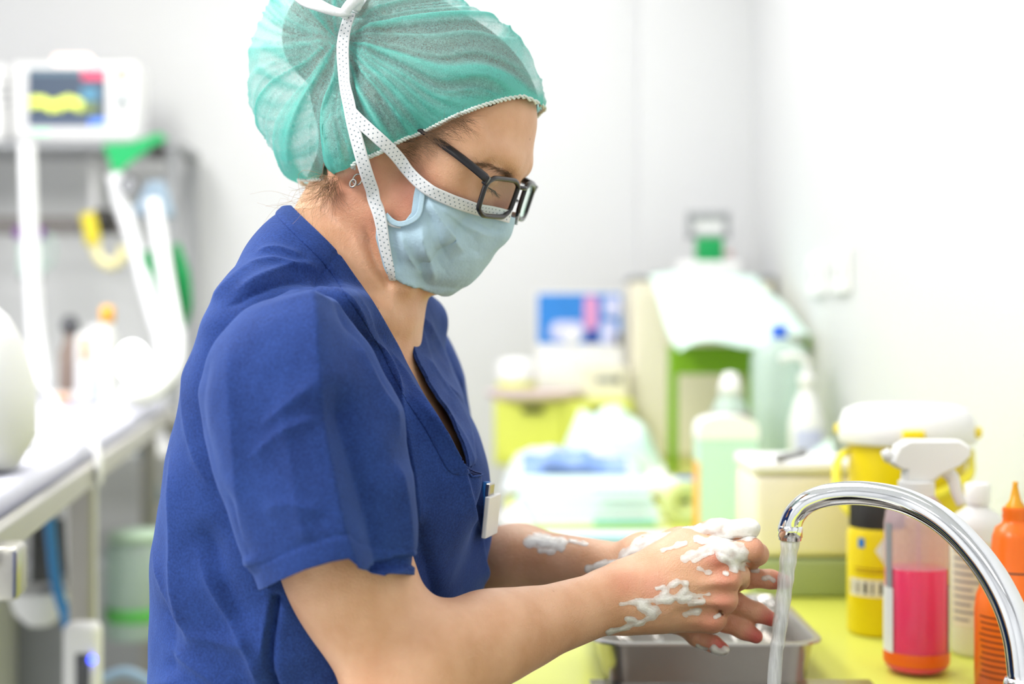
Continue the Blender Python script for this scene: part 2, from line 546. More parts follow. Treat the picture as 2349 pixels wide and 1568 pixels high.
def edges_of(F):
    k = F.shape[1]
    E = np.concatenate([np.stack([F[:, i], F[:, (i + 1) % k]], 1) for i in range(k)])
    E.sort(1); return np.unique(E[:, 0].astype(np.int64) * (F.max() + 1) + E[:, 1]), F.max() + 1

def lap(V, F, it=1, lam=.5):
    if it <= 0: return V
    E, M = edges_of(F); a, b = E // M, E % M; n = len(V)
    deg = np.bincount(a, minlength=n) + np.bincount(b, minlength=n); deg = np.maximum(deg, 1)
    V = V.copy()
    for k in range(it):
        for l in (lam, -lam * .53):
            S = np.stack([np.bincount(a, V[b, j], n) + np.bincount(b, V[a, j], n) for j in range(3)], 1) / deg[:, None]
            V += l * (S - V)
    return V

def vnormals(V, F):
    a, b, c = V[F[:, 0]], V[F[:, 1]], V[F[:, 2]]
    fn = np.cross(b - a, (V[F[:, 3]] if F.shape[1] == 4 else c) - a)
    N = np.stack([sum(np.bincount(F[:, k], fn[:, j], len(V)) for k in range(F.shape[1])) for j in range(3)], 1)
    return N / (np.linalg.norm(N, axis=1)[:, None] + 1e-12)

def clip_mesh(V, F, f, extra=None):
    """keep f>0, with clean interpolated edges. extra: list of per-vertex arrays carried along"""
    T = F if F.shape[1] == 3 else np.concatenate([F[:, [0, 1, 2]], F[:, [0, 2, 3]]])
    s = f > 0; c = s[T].sum(1)
    keep = T[c == 3]; cross = T[(c > 0) & (c < 3)]
    newv, cache, tris = [], {}, []
    base = len(V)
    def cut(i, j):
        key = (i, j) if i < j else (j, i)
        if key not in cache:
            t = f[i] / (f[i] - f[j]); t = min(max(t, 0.02), .98)
            cache[key] = base + len(newv); newv.append((i, j, t))
        return cache[key]
    for t in cross:
        poly = []
        for k in range(3):
            i, j = int(t[k]), int(t[(k + 1) % 3])
            if s[i]: poly.append(i)
            if s[i] != s[j]: poly.append(cut(i, j))
        tris.append((poly[0], poly[1], poly[2]))
        if len(poly) == 4: tris.append((poly[0], poly[2], poly[3]))
    ij = np.array([(a, b) for a, b, _ in newv], int).reshape(-1, 2); tt = np.array([t for *_, t in newv])
    ext = lambda A: np.concatenate([A, A[ij[:, 0]] + (A[ij[:, 1]] - A[ij[:, 0]]) * (tt[:, None] if A.ndim == 2 else tt)]) if len(ij) else A
    V2 = ext(V); ex = [ext(np.asarray(e)) for e in (extra or [])]
    T2 = np.concatenate([keep, np.array(tris, int).reshape(-1, 3)])
    used = np.unique(T2); rem = np.full(len(V2), -1); rem[used] = np.arange(len(used))
    return V2[used], rem[T2], [e[used] for e in ex]

def poly_dist(Q, pts):
    """signed distance (+ = right of travel in image coords) to an open polyline, and arc parameter 0..1"""
    pts = np.asarray(pts, float); best = np.full(len(Q), 1e9); sg = np.zeros(len(Q)); par = np.zeros(len(Q))
    L = np.linalg.norm(np.diff(pts, axis=0), axis=1); tot = L.sum(); acc = 0
    for i in range(len(pts) - 1):
        a, d = pts[i], pts[i + 1] - pts[i]
        t = np.clip(((Q - a) @ d) / (d @ d), 0, 1); w = Q - a - t[:, None] * d
        ds = np.hypot(w[:, 0], w[:, 1]); cr = d[0] * (Q[:, 1] - a[1]) - d[1] * (Q[:, 0] - a[0])
        m = ds < best
        best = np.where(m, ds, best); sg = np.where(m, np.where(cr >= 0, 1, -1), sg); par = np.where(m, (acc + t * L[i]) / tot, par)
        acc += L[i]
    return best, sg, par

def in_poly(Q, poly):
    """signed distance to closed polygon, + inside"""
    poly = np.asarray(poly, float); d, _, _ = poly_dist(Q, np.concatenate([poly, poly[:1]]))
    ins = np.zeros(len(Q), bool); n = len(poly)
    for i in range(n):
        a, b = poly[i], poly[(i + 1) % n]
        c = ((a[1] > Q[:, 1]) != (b[1] > Q[:, 1])) & (Q[:, 0] < (b[0] - a[0]) * (Q[:, 1] - a[1]) / (b[1] - a[1] + 1e-12) + a[0])
        ins ^= c
    return np.where(ins, d, -d)

def fold(V, N, folds, facing=True):
    """sum of cloth folds: (pts_px, amp_m, width_left_px, width_right_px[, taper0, taper1]); left/right of travel"""
    Q = pix(V); D = np.zeros(len(V))
    view = -V + np.array([0, 0, CAMZ]); view /= np.linalg.norm(view, axis=1)[:, None]
    w = np.clip(((N * view).sum(1) + .15) / .3, 0, 1) if facing else 1.
    for fd in folds:
        pts, amp, wl, wr = fd[:4]; t0, t1 = (fd[4:6] if len(fd) > 4 else (.25, .25)); ex = fd[6] if len(fd) > 6 else 1.15
        d, sg, par = poly_dist(Q, spline(pts, 24))
        ww = np.where(sg > 0, wr, wl)
        tp = np.clip(par / max(t0, 1e-3), 0, 1) * np.clip((1 - par) / max(t1, 1e-3), 0, 1)
        tp = tp * tp * (3 - 2 * tp)
        D += amp * np.exp(-(d / ww) ** ex) * tp
    return D * w

class DepthMap:
    """first hit of the view rays with a field, on a pixel lattice: gives the surface point under a pixel"""
    def __init__(s, grids, x0, x1, y0, y1, step=4., d0=.86, d1=1.40):
        s.grids, s.x0, s.y0, s.step = grids, x0, y0, step
        xs, ys = np.arange(x0, x1 + step, step), np.arange(y0, y1 + step, step)
        X, Y = np.meshgrid(xs, ys, indexing='ij'); s.shape = X.shape
        R = np.stack([(X.ravel() - CX) / FPX, np.ones(X.size), -(Y.ravel() - CY) / FPX], 1)
        t = np.full(X.size, d0); live = np.arange(X.size); o = np.array([0, 0, CAMZ])
        for it in range(260):
            d = s.field(o + R[live] * t[live, None])
            go = (d > 3e-4) & (t[live] < d1)
            t[live] += np.where(go, np.maximum(np.minimum(d, .015) * .75, 2.5e-4), 0)
            live = live[go]
            if not len(live): break
        t[t >= d1] = np.nan
        s.t = t.reshape(s.shape)
    def field(s, X): return np.min([g.sample(X) for g in s.grids], axis=0)
    def depth(s, px, py):
        u = np.clip((np.asarray(px, float) - s.x0) / s.step, 0, s.shape[0] - 1.001); v = np.clip((np.asarray(py, float) - s.y0) / s.step, 0, s.shape[1] - 1.001)
        i, j = u.astype(int), v.astype(int); f, g = u - i, v - j
        return s.t[i, j] * (1 - f) * (1 - g) + s.t[i + 1, j] * f * (1 - g) + s.t[i, j + 1] * (1 - f) * g + s.t[i + 1, j + 1] * f * g
    def points(s, Q):
        Q = np.asarray(Q, float); d = s.depth(Q[:, 0], Q[:, 1])
        return np.stack([(Q[:, 0] - CX) / FPX * d, d, CAMZ - (Q[:, 1] - CY) / FPX * d], 1)
    def normals(s, X, e=.004):
        g = []
        for k in range(3):
            dl = np.zeros(3); dl[k] = e; g.append(s.field(X + dl) - s.field(X - dl))
        g = np.stack(g, 1); return g / (np.linalg.norm(g, axis=1)[:, None] + 1e-9)

def ribbon(path, normals, width, thick=.0008, nacross=6, curl=0.):
    """flat band along path lying against a surface; returns V,F,uv"""
    C = np.asarray(path, float); N = np.asarray(normals, float); m = len(C)
    T = np.gradient(C, axis=0); T /= np.linalg.norm(T, axis=1)[:, None]
    S = np.cross(T, N); S /= np.linalg.norm(S, axis=1)[:, None]
    w = np.broadcast_to(np.asarray(width, float), (m,))
    u = np.linspace(-.5, .5, nacross)
    top = C[:, None] + S[:, None] * (u[None, :, None] * w[:, None, None]) + N[:, None] * (thick / 2 - curl * (2 * u[None, :, None]) ** 2)
    bot = top - N[:, None] * thick
    L = np.concatenate([[0], np.cumsum(np.linalg.norm(np.diff(C, axis=0), axis=1))])
    uv = np.stack([np.repeat(L[:, None], nacross, 1), np.repeat(u[None], m, 0) * w[:, None]], -1).reshape(-1, 2)
    a, b = m, nacross; o = a * b
    F = [(i * b + j, i * b + j + 1, (i + 1) * b + j + 1, (i + 1) * b + j) for i in range(a - 1) for j in range(b - 1)]
    F += [tuple(o + i for i in reversed(f)) for f in F]
    ed = [j for j in range(b)] + [i * b + b - 1 for i in range(1, a)] + [(a - 1) * b + j for j in range(b - 2, -1, -1)] + [i * b for i in range(a - 2, 0, -1)]
    for p, q in zip(ed, ed[1:] + ed[:1]): F.append((q, p, p + o, q + o))
    return np.concatenate([top.reshape(-1, 3), bot.reshape(-1, 3)]), F, np.concatenate([uv, uv])

def hair_mesh(strands, r=.00016, sides=4):
    b = MB()
    for s in strands:
        m = len(s); rr = r * np.linspace(1, .35, m)
        b.add(*tube(s, rr, sides, cap=False))
    return b
# ------------------------------------------------------------------ things on the worktop
def px2m(n, d): return n / FPX * d
def on_top(px, py, z=CT):
    d = (CAMZ - z) * FPX / (py - CY); return np.array([(px - CX) / FPX * d, d, z])
def at(px, d, z=CT): return np.array([(px - CX) / FPX * d, d, z])
M_yellow = mat('yellow_plastic', '#f6dc12', .35, var=.03)
M_yellow2 = mat('pale_yellow_plastic', '#f2e43a', .35, var=.04)
M_black = mat('black_plastic', '#2c2a28', .5, var=.1, bump=.2, bscale=200)
M_cream = mat('cream_card', '#efe9d6', .6, var=.03)
M_grey = mat('grey_plastic', '#9c9ea2', .45, var=.05)
M_dgrey = mat('dark_grey_plastic', '#55565a', .5, var=.08)
M_olive = mat('olive_plastic', '#9aa878', .45, var=.05)
M_mint = mat('mint_card', '#c4e6d8', .6, var=.03)
M_mintpale = mat('pale_mint_paper', '#d9f0e7', .6, var=.03, bump=.15, bscale=40)
M_teal = mat('teal_print', '#55c9bb', .5, var=.05)
M_orange = mat('orange_card', '#f3ae45', .5, var=.04)
M_blue = mat('blue_plastic', '#1f5fd6', .4, var=.08)
M_blueprint = mat('blue_print', '#2f7fd0', .5, var=.15, scale=18)
M_lilac = mat('lilac_print', '#c9cdf0', .5, var=.1, scale=18)
M_pink = mat('pink_print', '#d995c4', .5, var=.1, scale=18)
M_navyp = mat('navy_print', '#27348f', .5, var=.2, scale=18)
M_green = mat('grass_green_plastic', '#7fb01c', .45, var=.05)
M_dgreen = mat('emerald_fabric', '#0f9a53', .6, var=.08)
M_brown = mat('brown_label', '#8b7a70', .5, var=.06)
M_ink = mat('dark_ink', '#3a3a3c', .6, var=.05)
M_inkred = mat('brown_ink', '#8c3a10', .6, var=.05)
M_obottle = mat('orange_bottle_plastic', '#f5731a', .3, var=.04, sub=.15)
M_amber = mat('amber_nozzle', '#e8a21e', .25, var=.05)
def clear_mat(name, col, white=.25, rough=.08, trans=.75):
    m, nt, b, out = new_mat(name)
    tp = node(nt, 'ShaderNodeBsdfTransparent'); tp.inputs[0].default_value = lin(col)
    df = node(nt, 'ShaderNodeBsdfPrincipled'); df.inputs['Base Color'].default_value = lin(col); df.inputs['Roughness'].default_value = rough
    nz = node(nt, 'ShaderNodeTexNoise'); nz.inputs['Scale'].default_value = 25
    mr = node(nt, 'ShaderNodeMapRange'); mr.inputs[3].default_value = white * .85; mr.inputs[4].default_value = white * 1.15; nt.links.new(nz.outputs['Fac'], mr.inputs[0])
    mx = node(nt, 'ShaderNodeMixShader'); nt.links.new(mr.outputs[0], mx.inputs[0]); nt.links.new(tp.outputs[0], mx.inputs[1]); nt.links.new(df.outputs[0], mx.inputs[2]); nt.links.new(mx.outputs[0], out.inputs['Surface'])
    return m
M_clear = clear_mat('clear_plastic', '#f6e3e8', .42)
M_clearmint = clear_mat('cloudy_mint_plastic', '#e2f4ee', .55, .3)
M_liquid = mat('pink_liquid', '#ff1c66', .15, var=.03, sub=.3)
M_water, nt, b, out = new_mat('running_water')
tcw = node(nt, 'ShaderNodeTexCoord'); mpw = node(nt, 'ShaderNodeMapping'); mpw.inputs['Scale'].default_value = (320, 320, 22); nt.links.new(tcw.outputs['Object'], mpw.inputs[0])
nzw = node(nt, 'ShaderNodeTexNoise'); nzw.inputs['Scale'].default_value = 1.; nzw.inputs['Detail'].default_value = 3; nt.links.new(mpw.outputs[0], nzw.inputs['Vector'])
bpw = node(nt, 'ShaderNodeBump'); bpw.inputs['Strength'].default_value = .6; bpw.inputs['Distance'].default_value = .002; nt.links.new(nzw.outputs['Fac'], bpw.inputs['Height'])
tpw = node(nt, 'ShaderNodeBsdfTransparent'); tpw.inputs[0].default_value = (.97, .98, .98, 1)
b.inputs['Base Color'].default_value = (.93, .95, .97, 1); b.inputs['Roughness'].default_value = .12; nt.links.new(bpw.outputs['Normal'], b.inputs['Normal'])
mrw = node(nt, 'ShaderNodeMapRange'); mrw.inputs[1].default_value = .3; mrw.inputs[2].default_value = .7; mrw.inputs[3].default_value = .25; mrw.inputs[4].default_value = .8; nt.links.new(nzw.outputs['Fac'], mrw.inputs[0])
mxw = node(nt, 'ShaderNodeMixShader'); nt.links.new(mrw.outputs[0], mxw.inputs[0]); nt.links.new(tpw.outputs[0], mxw.inputs[1]); nt.links.new(b.outputs[0], mxw.inputs[2]); nt.links.new(mxw.outputs[0], out.inputs['Surface'])

# ---- tap
base = at(2352, .98); fa = thing('tap', 'tall curved chrome swan neck tap running over the sink', 'tap', base)
sp_ = [(1812, 1226, 1.085), (1813, 1205, 1.085), (1826, 1176, 1.083), (1856, 1150, 1.08), (1908, 1134, 1.075), (1985, 1131, 1.065), (2080, 1150, 1.05), (2170, 1200, 1.03), (2248, 1280, 1.012), (2304, 1370, .998), (2336, 1460, .988), (2350, 1560, .982)]
C = np.concatenate([spline([P(*q) for q in sp_], 90)]); C = np.concatenate([C, [[base[0], base[1], z] for z in np.linspace(C[-1, 2] - .004, CT + .05, 8)]])
rr_ = np.interp(np.linspace(0, 1, len(C)), [0, .05, .2, .45, .8, 1], [.0086, .0088, .0082, .0092, .0108, .0112])
part('spout', tube(C, rr_, 28), M_chrome, fa, world=True)
T0 = (P(1812, 1236, 1.085) - P(1813, 1205, 1.085)); T0 /= np.linalg.norm(T0); o0 = P(1813, 1205, 1.085)
part('aerator', MB().add(*tube(np.array([o0, o0 + T0 * .002, o0 + T0 * .0025, o0 + T0 * .0085, o0 + T0 * .0086, o0 + T0 * .011]), [.0090, .0094, .0094, .0094, .0088, .0086], 28)), M_chrome, fa, world=True)
part('collar', lathe([(.0, .085), (.0135, .085), (.0145, .082), (.0145, .062), (.0135, .058), (0, .058)][::-1], 32), M_chrome, fa)
part('mixer_body', lathe([(0, 0), (.027, 0), (.028, .004), (.021, .008), (.020, .05), (.018, .058), (0, .058)], 36), M_chrome, fa)
part('lever', MB().add(*tube(spline([(0.018, 0, .035), (.04, 0, .045), (.075, 0, .062)], 12), [.006] * 10 + [.0055, .004], 12)), M_chrome, fa)
# ---- water
Cw = spline([P(1813, 1238, 1.085), P(1806, 1300, 1.085), P(1797, 1370, 1.083), P(1786, 1460, 1.08), P(1776, 1560, 1.078), (.190, 1.076, .80), (.188, 1.075, .735)], 80)
rw = np.interp(np.linspace(0, 1, 80), [0, .1, .5, 1], [.0072, .0064, .0054, .0045]) * (1 + .05 * np.sin(np.linspace(0, 60, 80)))
solo('water_stream', tube(Cw, rw, 18), M_water, 'clear stream of water falling from the tap past the fingertips', 'water')

# ---- steel instrument tray with instruments
tc0 = np.array([.179, 1.407, CT]); tw, tdp, thh = .213, .240, .040
tray = thing('instrument_tray', 'shallow stainless steel instrument tray on the lime worktop beyond the hands', 'tray', tc0)
def tray_ring(w, d, r, z): q = rrect(w, d, r, 8); return np.concatenate([q, np.full((len(q), 1), z)], 1)
rings = [tray_ring(tw - .036, tdp - .036, .018, .0015), tray_ring(tw - .028, tdp - .028, .022, .004), tray_ring(tw - .016, tdp - .016, .026, thh - .003), tray_ring(tw - .012, tdp - .012, .027, thh), tray_ring(tw, tdp, .030, thh), tray_ring(tw + .001, tdp + .001, .031, thh - .002), tray_ring(tw - .013, tdp - .013, .027, thh - .0035), tray_ring(tw - .025, tdp - .025, .022, .002), tray_ring(tw - .034, tdp - .034, .018, 0)]
n_ = len(rings[0]); TV = np.concatenate(rings); TFc = [(a * n_ + i, a * n_ + (i + 1) % n_, (a + 1) * n_ + (i + 1) % n_, (a + 1) * n_ + i) for a in range(len(rings) - 1) for i in range(n_)]
TFc += [tuple(range(n_ - 1, -1, -1)), tuple(range(8 * n_, 9 * n_))]
part('tray_pan', (TV, [f[::-1] for f in TFc]), M_steel, tray, auto=40)
def scissors(x, y, z, rz, label, op=.12, L=.15):
    t = thing('scissors', label, 'scissors', (x, y, z), rz, 'ring handled instruments in the tray')
    for s in (-1, 1):
        mb = MB(); a = s * op
        c_, s_ = math.cos(a), math.sin(a)
        def rt(p): return [(c_ * q[0] - s_ * q[1], s_ * q[0] + c_ * q[1], q[2]) for q in p]
        mb.add(*tube(np.array(rt([(.0, 0, s * .0012), (-.03, s * .004, s * .0012), (-.055, s * .010, s * .001)])), [.0026, .0024, .0024], 8))
        ring = np.array(rt([(-.068 + .014 * math.cos(k), s * .0125 + .0105 * math.sin(k), s * .001) for k in np.linspace(0, 2 * np.pi, 26, endpoint=False)]))
        part('handle', mb, M_steel, t); part('finger_ring', tube(ring, .0022, 8, closed=True), M_steel, t)
        bl = prism(rt2([(0, -.004), (L - .085, -.0008), (L - .08, .0006), (0, .0045)], -a * .7), .0018, 'z', (0, 0, s * .0011)); part('blade', bl, M_steel, t, smooth=False)
    part('screw', lathe([(0, -.003), (.0028, -.003), (.0032, .0025), (.002, .0034), (0, .0034)], 14), M_steel, t)
    t.rotation_euler = (math.radians(9), 0, rz) if False else Euler((0, math.radians(11), rz)).to_matrix().to_euler()
    return t
def rt2(p, a): return [(math.cos(a) * q[0] - math.sin(a) * q[1], math.sin(a) * q[0] + math.cos(a) * q[1]) for q in p]
for i, (dx, dy, rz, lb) in enumerate(((-.035, .005, math.radians(100), 'open scissors with ring handles nearest the left end of the tray'), (-.002, -.012, math.radians(96), 'scissors lying in the middle of the tray between two other pairs'),
                                      (.040, -.020, math.radians(88), 'scissors with ring handles towards the right side of the tray'), (.068, .02, math.radians(75), 'rightmost scissors, slanting in the tray behind the water'), (-.062, -.03, math.radians(112), 'slanting scissors at the left wall of the tray'))):
    scissors(tc0[0] + dx, tc0[1] + dy, tc0[2] + .0165, rz + math.pi, lb, .10 + .03 * (i % 2))

# ---- white dispenser box on an olive base
p0 = on_top(1850, 1372); w_, d_ = .128, .14; p0 = p0 + [0, d_ / 2, 0]
t = thing('dispenser_box', 'white box with cream front on an olive green base behind the tap', 'box', p0)
part('base', box(w_, d_, .047, (0, 0, .0235), .006, 3), M_olive, t)
part('housing', box(w_ - .002, d_ - .002, .100, (0, 0, .098), .010, 3), M_cream, t)
part('lid', box(w_ + .002, d_ + .002, .016, (0, 0, .156), .006, 3), M_whiteplastic, t)
pn = thing('pen', 'thin grey pen lying on the white box behind the tap', 'pen', p0 + [-.005, -.03, .1641 + .004])
part('barrel', tube(np.array([(-.03, -.04, 0), (.02, .04, 0)]), .0038, 10), M_grey, pn); part('clip', tube(np.array([(.008, .024, .0045), (.02, .042, .0045)]), .001, 6), M_steel, pn)

# ---- sharps container
p0 = at(2080, 1.62); t = thing('sharps_container', 'yellow clinical sharps bucket with a white lid and carrying handle', 'container', p0)
part('bucket', lathe([(0, 0), (.056, 0), (.060, .004), (.0655, .19), (.0665, .196), (0, .196)], 56), M_yellow, t, auto=50)
lid = part('lid', lathe([(0, .238), (.055, .236), (.070, .230), (.0755, .216), (.0765, .196), (.0745, .194), (.064, .194)][::-1], 56), M_whiteplastic, t, auto=50)
for a in (-100, -20, 60, 150):
    A = math.radians(a); part('catch', box(.010, .024, .012, (.0765 * math.cos(A), .0765 * math.sin(A), .207), .003, R=rotmat(0, 0, A)), M_yellow, lid)
hp = spline([(-.068, .0, .185), (-.084, -.02, .172), (-.086, -.040, .140), (-.072, -.058, .118), (-.04, -.066, .118), (.0, -.074, .138), (.05, -.06, .16), (.07, -.01, .185)], 50)
part('carrying_handle', tube(hp, .0042, 10, sx=1.3, sy=.7), M_yellow2, t)

# ---- yellow tub with black cap
p0 = at(2012, 1.516); t = thing('screw_top_tub', 'yellow tub with a ribbed black cap left of the pink spray bottle', 'bottle', p0)
part('body', lathe([(0, 0), (.028, 0), (.0315, .004), (.0315, .105), (.029, .113), (0, .113)], 44), M_yellow, t, auto=50)
k_ = np.linspace(0, 2 * np.pi, 96, endpoint=False); rb = .0285 + .0005 * np.cos(k_ * 48)
cv = np.concatenate([np.stack([rb * np.cos(k_), rb * np.sin(k_), np.full(96, z)], 1) for z in (.1125, .148)] + [np.stack([.0265 * np.cos(k_), .0265 * np.sin(k_), np.full(96, .1505)], 1), [[0, 0, .1505]]])
cf_ = [(a * 96 + i, a * 96 + (i + 1) % 96, (a + 1) * 96 + (i + 1) % 96, (a + 1) * 96 + i) for a in (0, 1) for i in range(96)] + [(192 + i, 192 + (i + 1) % 96, 288) for i in range(96)]
part('cap', (cv, cf_), M_black, t)
def cyl_patch(r, a0, a1, z0, z1, n=12, shape=None):
    a = np.radians(np.linspace(a0, a1, n)); z = np.linspace(z0, z1, 4); A, Z = np.meshgrid(a, z, indexing='ij')
    if shape == 'diamond':
        u = np.linspace(-1, 1, n); v = np.linspace(-1, 1, n); U, W = np.meshgrid(u, v, indexing='ij')
        A = np.radians((a0 + a1) / 2 + (U - W) / 2 * (a1 - a0) / 2); Z = (z0 + z1) / 2 + (U + W) / 2 * (z1 - z0) / 2
    X, Y = r * np.cos(A), r * np.sin(A)
    V, F = sheet(X, Y, Z, 0)
    return V, F
part('hazard_diamond', cyl_patch(.0318, -108, -74, .078, .106, 10, 'diamond'), M_whiteplastic, t)
part('blue_mark', cyl_patch(.0318, -142, -128, .094, .104), M_blueprint, t)
lb = part('label_band', cyl_patch(.0318, -165, -15, .043, .061, 30), M_cream, t)
for i in range(9): part('print_bar', cyl_patch(.0321, -160 + i * 15, -160 + i * 15 + 3 + (i * 7) % 5, .046, .058, 3), M_ink, lb)
for z in (.068, .0715): part('print_line', cyl_patch(.0318, -150, -40, z, z + .001, 16), M_inkred, t)

# ---- pink spray bottle
p0 = at(2102, 1.345); t = thing('spray_bottle', 'clear spray bottle half full of bright pink liquid with white trigger head', 'bottle', p0)
part('bottle_wall', lathe([(0, .001), (.024, .0), (.029, .004), (.0300, .012), (.0300, .100)], 48), clear_mat('thin_clear_plastic', '#fdf6f8', .07), t, auto=60)
part('bottle', lathe([(.0300, .100), (.0300, .140), (.028, .152), (.018, .166), (.0135, .171), (.0135, .180)], 48), M_clear, t, auto=60)
part('liquid', lathe([(0, .003), (.0235, .003), (.0283, .007), (.0288, .013), (.0288, .0985), (.0280, .0995), (0, .0990)], 48), M_liquid, t, auto=60)
for a0, a1 in ((-195, -150), (-30, 15)): part('label', cyl_patch(.0303, a0, a1, .016, .082, 14), M_whiteplastic, t)
for a0, a1 in ((-172, -152), (-28, -8)): part('label', cyl_patch(.0303, a0, a1, .082, .142, 8), M_grey, t)
part('base_ring', lathe([(.0302, .010), (.0306, .012), (.0306, .020), (.0302, .022)], 48), mat('orange_band', '#f2691c', .4), t)
part('tube', tube(np.array([(.004, .004, .008), (.002, 0, .17)]), .0017, 8), M_clear, t)
hd = part('spray_head', prism([(-.060 + .035, .197), (-.026, .199), (-.020, .214), (-.010, .220), (.040, .2195), (.049, .213), (.049, .205), (.040, .196), (.021, .186), (.014, .180), (-.013, .180), (-.012, .192), (-.018, .1925)], .021, 'y', (0, 0, 0), .003), M_whiteplastic, t, auto=35)
part('screw_collar', lathe([(.0, .156), (.0165, .156), (.017, .158), (.017, .180), (.014, .1815), (0, .1815)], 32), M_whiteplastic, hd, auto=40)
part('nozzle', tube(np.array([(-.024, 0, .206), (-.031, 0, .203)]), [.0065, .006], 16), M_whiteplastic, hd)
part('trigger', tube(spline([(.024, 0, .193), (.034, 0, .184), (.038, 0, .170), (.043, 0, .158)], 14), np.linspace(.0045, .003, 14), 10, sx=1., sy=1.6), M_whiteplastic, hd)

# ---- white bottle and orange bottle
p0 = at(2242, 1.42); t = thing('white_bottle', 'plain white bottle half hidden behind the orange bottle', 'bottle', p0)
part('body', lathe([(0, 0), (.023, 0), (.026, .004), (.026, .125), (.022, .138), (.011, .146), (.010, .150), (0, .150)], 36), M_whiteplastic, t, auto=60)
part('cap', lathe([(0, .150), (.0125, .150), (.0125, .168), (.011, .170), (0, .170)], 28), M_whiteplastic, t, auto=40)
lb = part('label', cyl_patch(.0263, -170, -10, .03, .115, 20), M_cream, t)
for i in range(10): part('print_line', cyl_patch(.0265, -165, -165 + 40 + (i * 17) % 30, .036 + i * .0075, .0385 + i * .0075, 8), M_grey, lb)
p0 = at(2329, 1.25); t = thing('orange_bottle', 'orange antiseptic squeeze bottle with a pointed amber nozzle', 'bottle', p0)
part('body', lathe([(0, 0), (.031, 0), (.0345, .005), (.0345, .078), (.033, .090), (.026, .108), (.0215, .120), (.0195, .142), (.0170, .150), (.0115, .154), (.0105, .158), (.0113, .160), (.0105, .163), (.0113, .165), (.0105, .168), (0, .168)], 44), M_obottle, t, auto=70)
part('nozzle', lathe([(0, .166), (.0085, .166), (.0085, .169), (.0050, .174), (.0028, .184), (.0022, .187), (.0026, .190), (.0, .191)], 22), M_amber, t)
for i in range(11): part('print_line', cyl_patch(.0347, -168 + (i * 5) % 7, -62 - (i * 13) % 30, .022 + i * .0052, .0236 + i * .0052, 14), M_inkred, t)
part('print_line', cyl_patch(.0243, -125, -70, .1115, .1140, 10), M_ink, t)

# ---- mint glove box with orange side
p0 = on_top(1672, 1228) + [0, .035, 0]; t = thing('glove_box', 'mint green upright box with orange left side and white rounded top', 'box', p0)
part('carton', box(.090, .07, .150, (0, 0, .075), .001), M_mint, t, smooth=False)
part('side_panel', box(.0012, .069, .112, (-.0457, 0, .056), 0), M_orange, t, smooth=False)
for i in range(16): part('print_line', box(.078, .0006, .0018, (.002, -.0353, .014 + .0078 * i), 0), M_mintpale, t, smooth=False)
tq = np.linspace(0, math.pi, 14); part('top_cover', prism([(-.047, 0.0)] + [(-.047 * math.cos(a), .006 + .030 * math.sin(a) ** .5) for a in tq] + [(.047, 0)], .072, 'y', (0, 0, .1495)), M_whiteplastic, t, auto=50)

# ---- bottle with brown band, cloudy canister, white spray bottle
p0 = at(1675, 2.62); t = thing('brown_band_bottle', 'clear bottle with brown band and white cone cap behind the mint box', 'bottle', p0)
part('body', lathe([(0, 0), (.040, 0), (.043, .005), (.043, .135), (.036, .165), (.024, .190), (.018, .198), (0, .198)], 36), M_clearmint, t, auto=60)
part('band', lathe([(.0436, .100), (.0442, .102), (.0442, .136), (.0372, .166), (.0365, .166)], 36), M_brown, t)
part('cap', lathe([(0, .198), (.021, .198), (.021, .212), (.012, .238), (0, .240)], 28), M_whiteplastic, t)
p0 = at(1788, 2.80); t = thing('clear_canister', 'tall cloudy mint canister with a small blue cap', 'canister', p0)
part('body', lathe([(0, 0), (.050, 0), (.054, .006), (.054, .26), (.046, .285), (.014, .300), (0, .300)], 36, sup=3.), M_clearmint, t, auto=60)
part('cap', lathe([(0, .300), (.015, .300), (.016, .303), (.016, .322), (.013, .326), (0, .326)], 24), M_blue, t)
p0 = at(1850, 2.70); t = thing('white_spray_bottle', 'slim white spray bottle with a pale blue label beside the cloudy canister', 'bottle', p0)
part('body', lathe([(0, 0), (.030, 0), (.033, .004), (.033, .14), (.020, .185), (.012, .200), (.012, .21), (0, .21)], 32), M_whiteplastic, t, auto=60)
part('label', cyl_patch(.0334, -140, -40, .03, .13, 16), M_lilac, t)
part('pump', MB().add(*lathe([(0, .21), (.015, .21), (.015, .232), (0, .234)], 20)).add(*tube(spline([(0, 0, .232), (0, 0, .255), (-.02, 0, .268), (-.05, 0, .262)], 16), .007, 10)), M_whiteplastic, t)
t = thing('green_handled_jug', 'white jug with a curved green handle against the wall', 'jug', at(1862, 3.1))
part('body', lathe([(0, 0), (.034, 0), (.036, .004), (.034, .20), (.03, .23), (0, .23)], 28, (-.02, 0, 0)), M_whiteplastic, t, auto=50)
part('handle', tube(spline([(-.03, -.04, .27), (.0, -.045, .305), (.03, -.045, .285), (.045, -.045, .22), (.04, -.045, .16), (.012, -.035, .15)], 30), .008, 10), M_green, t)

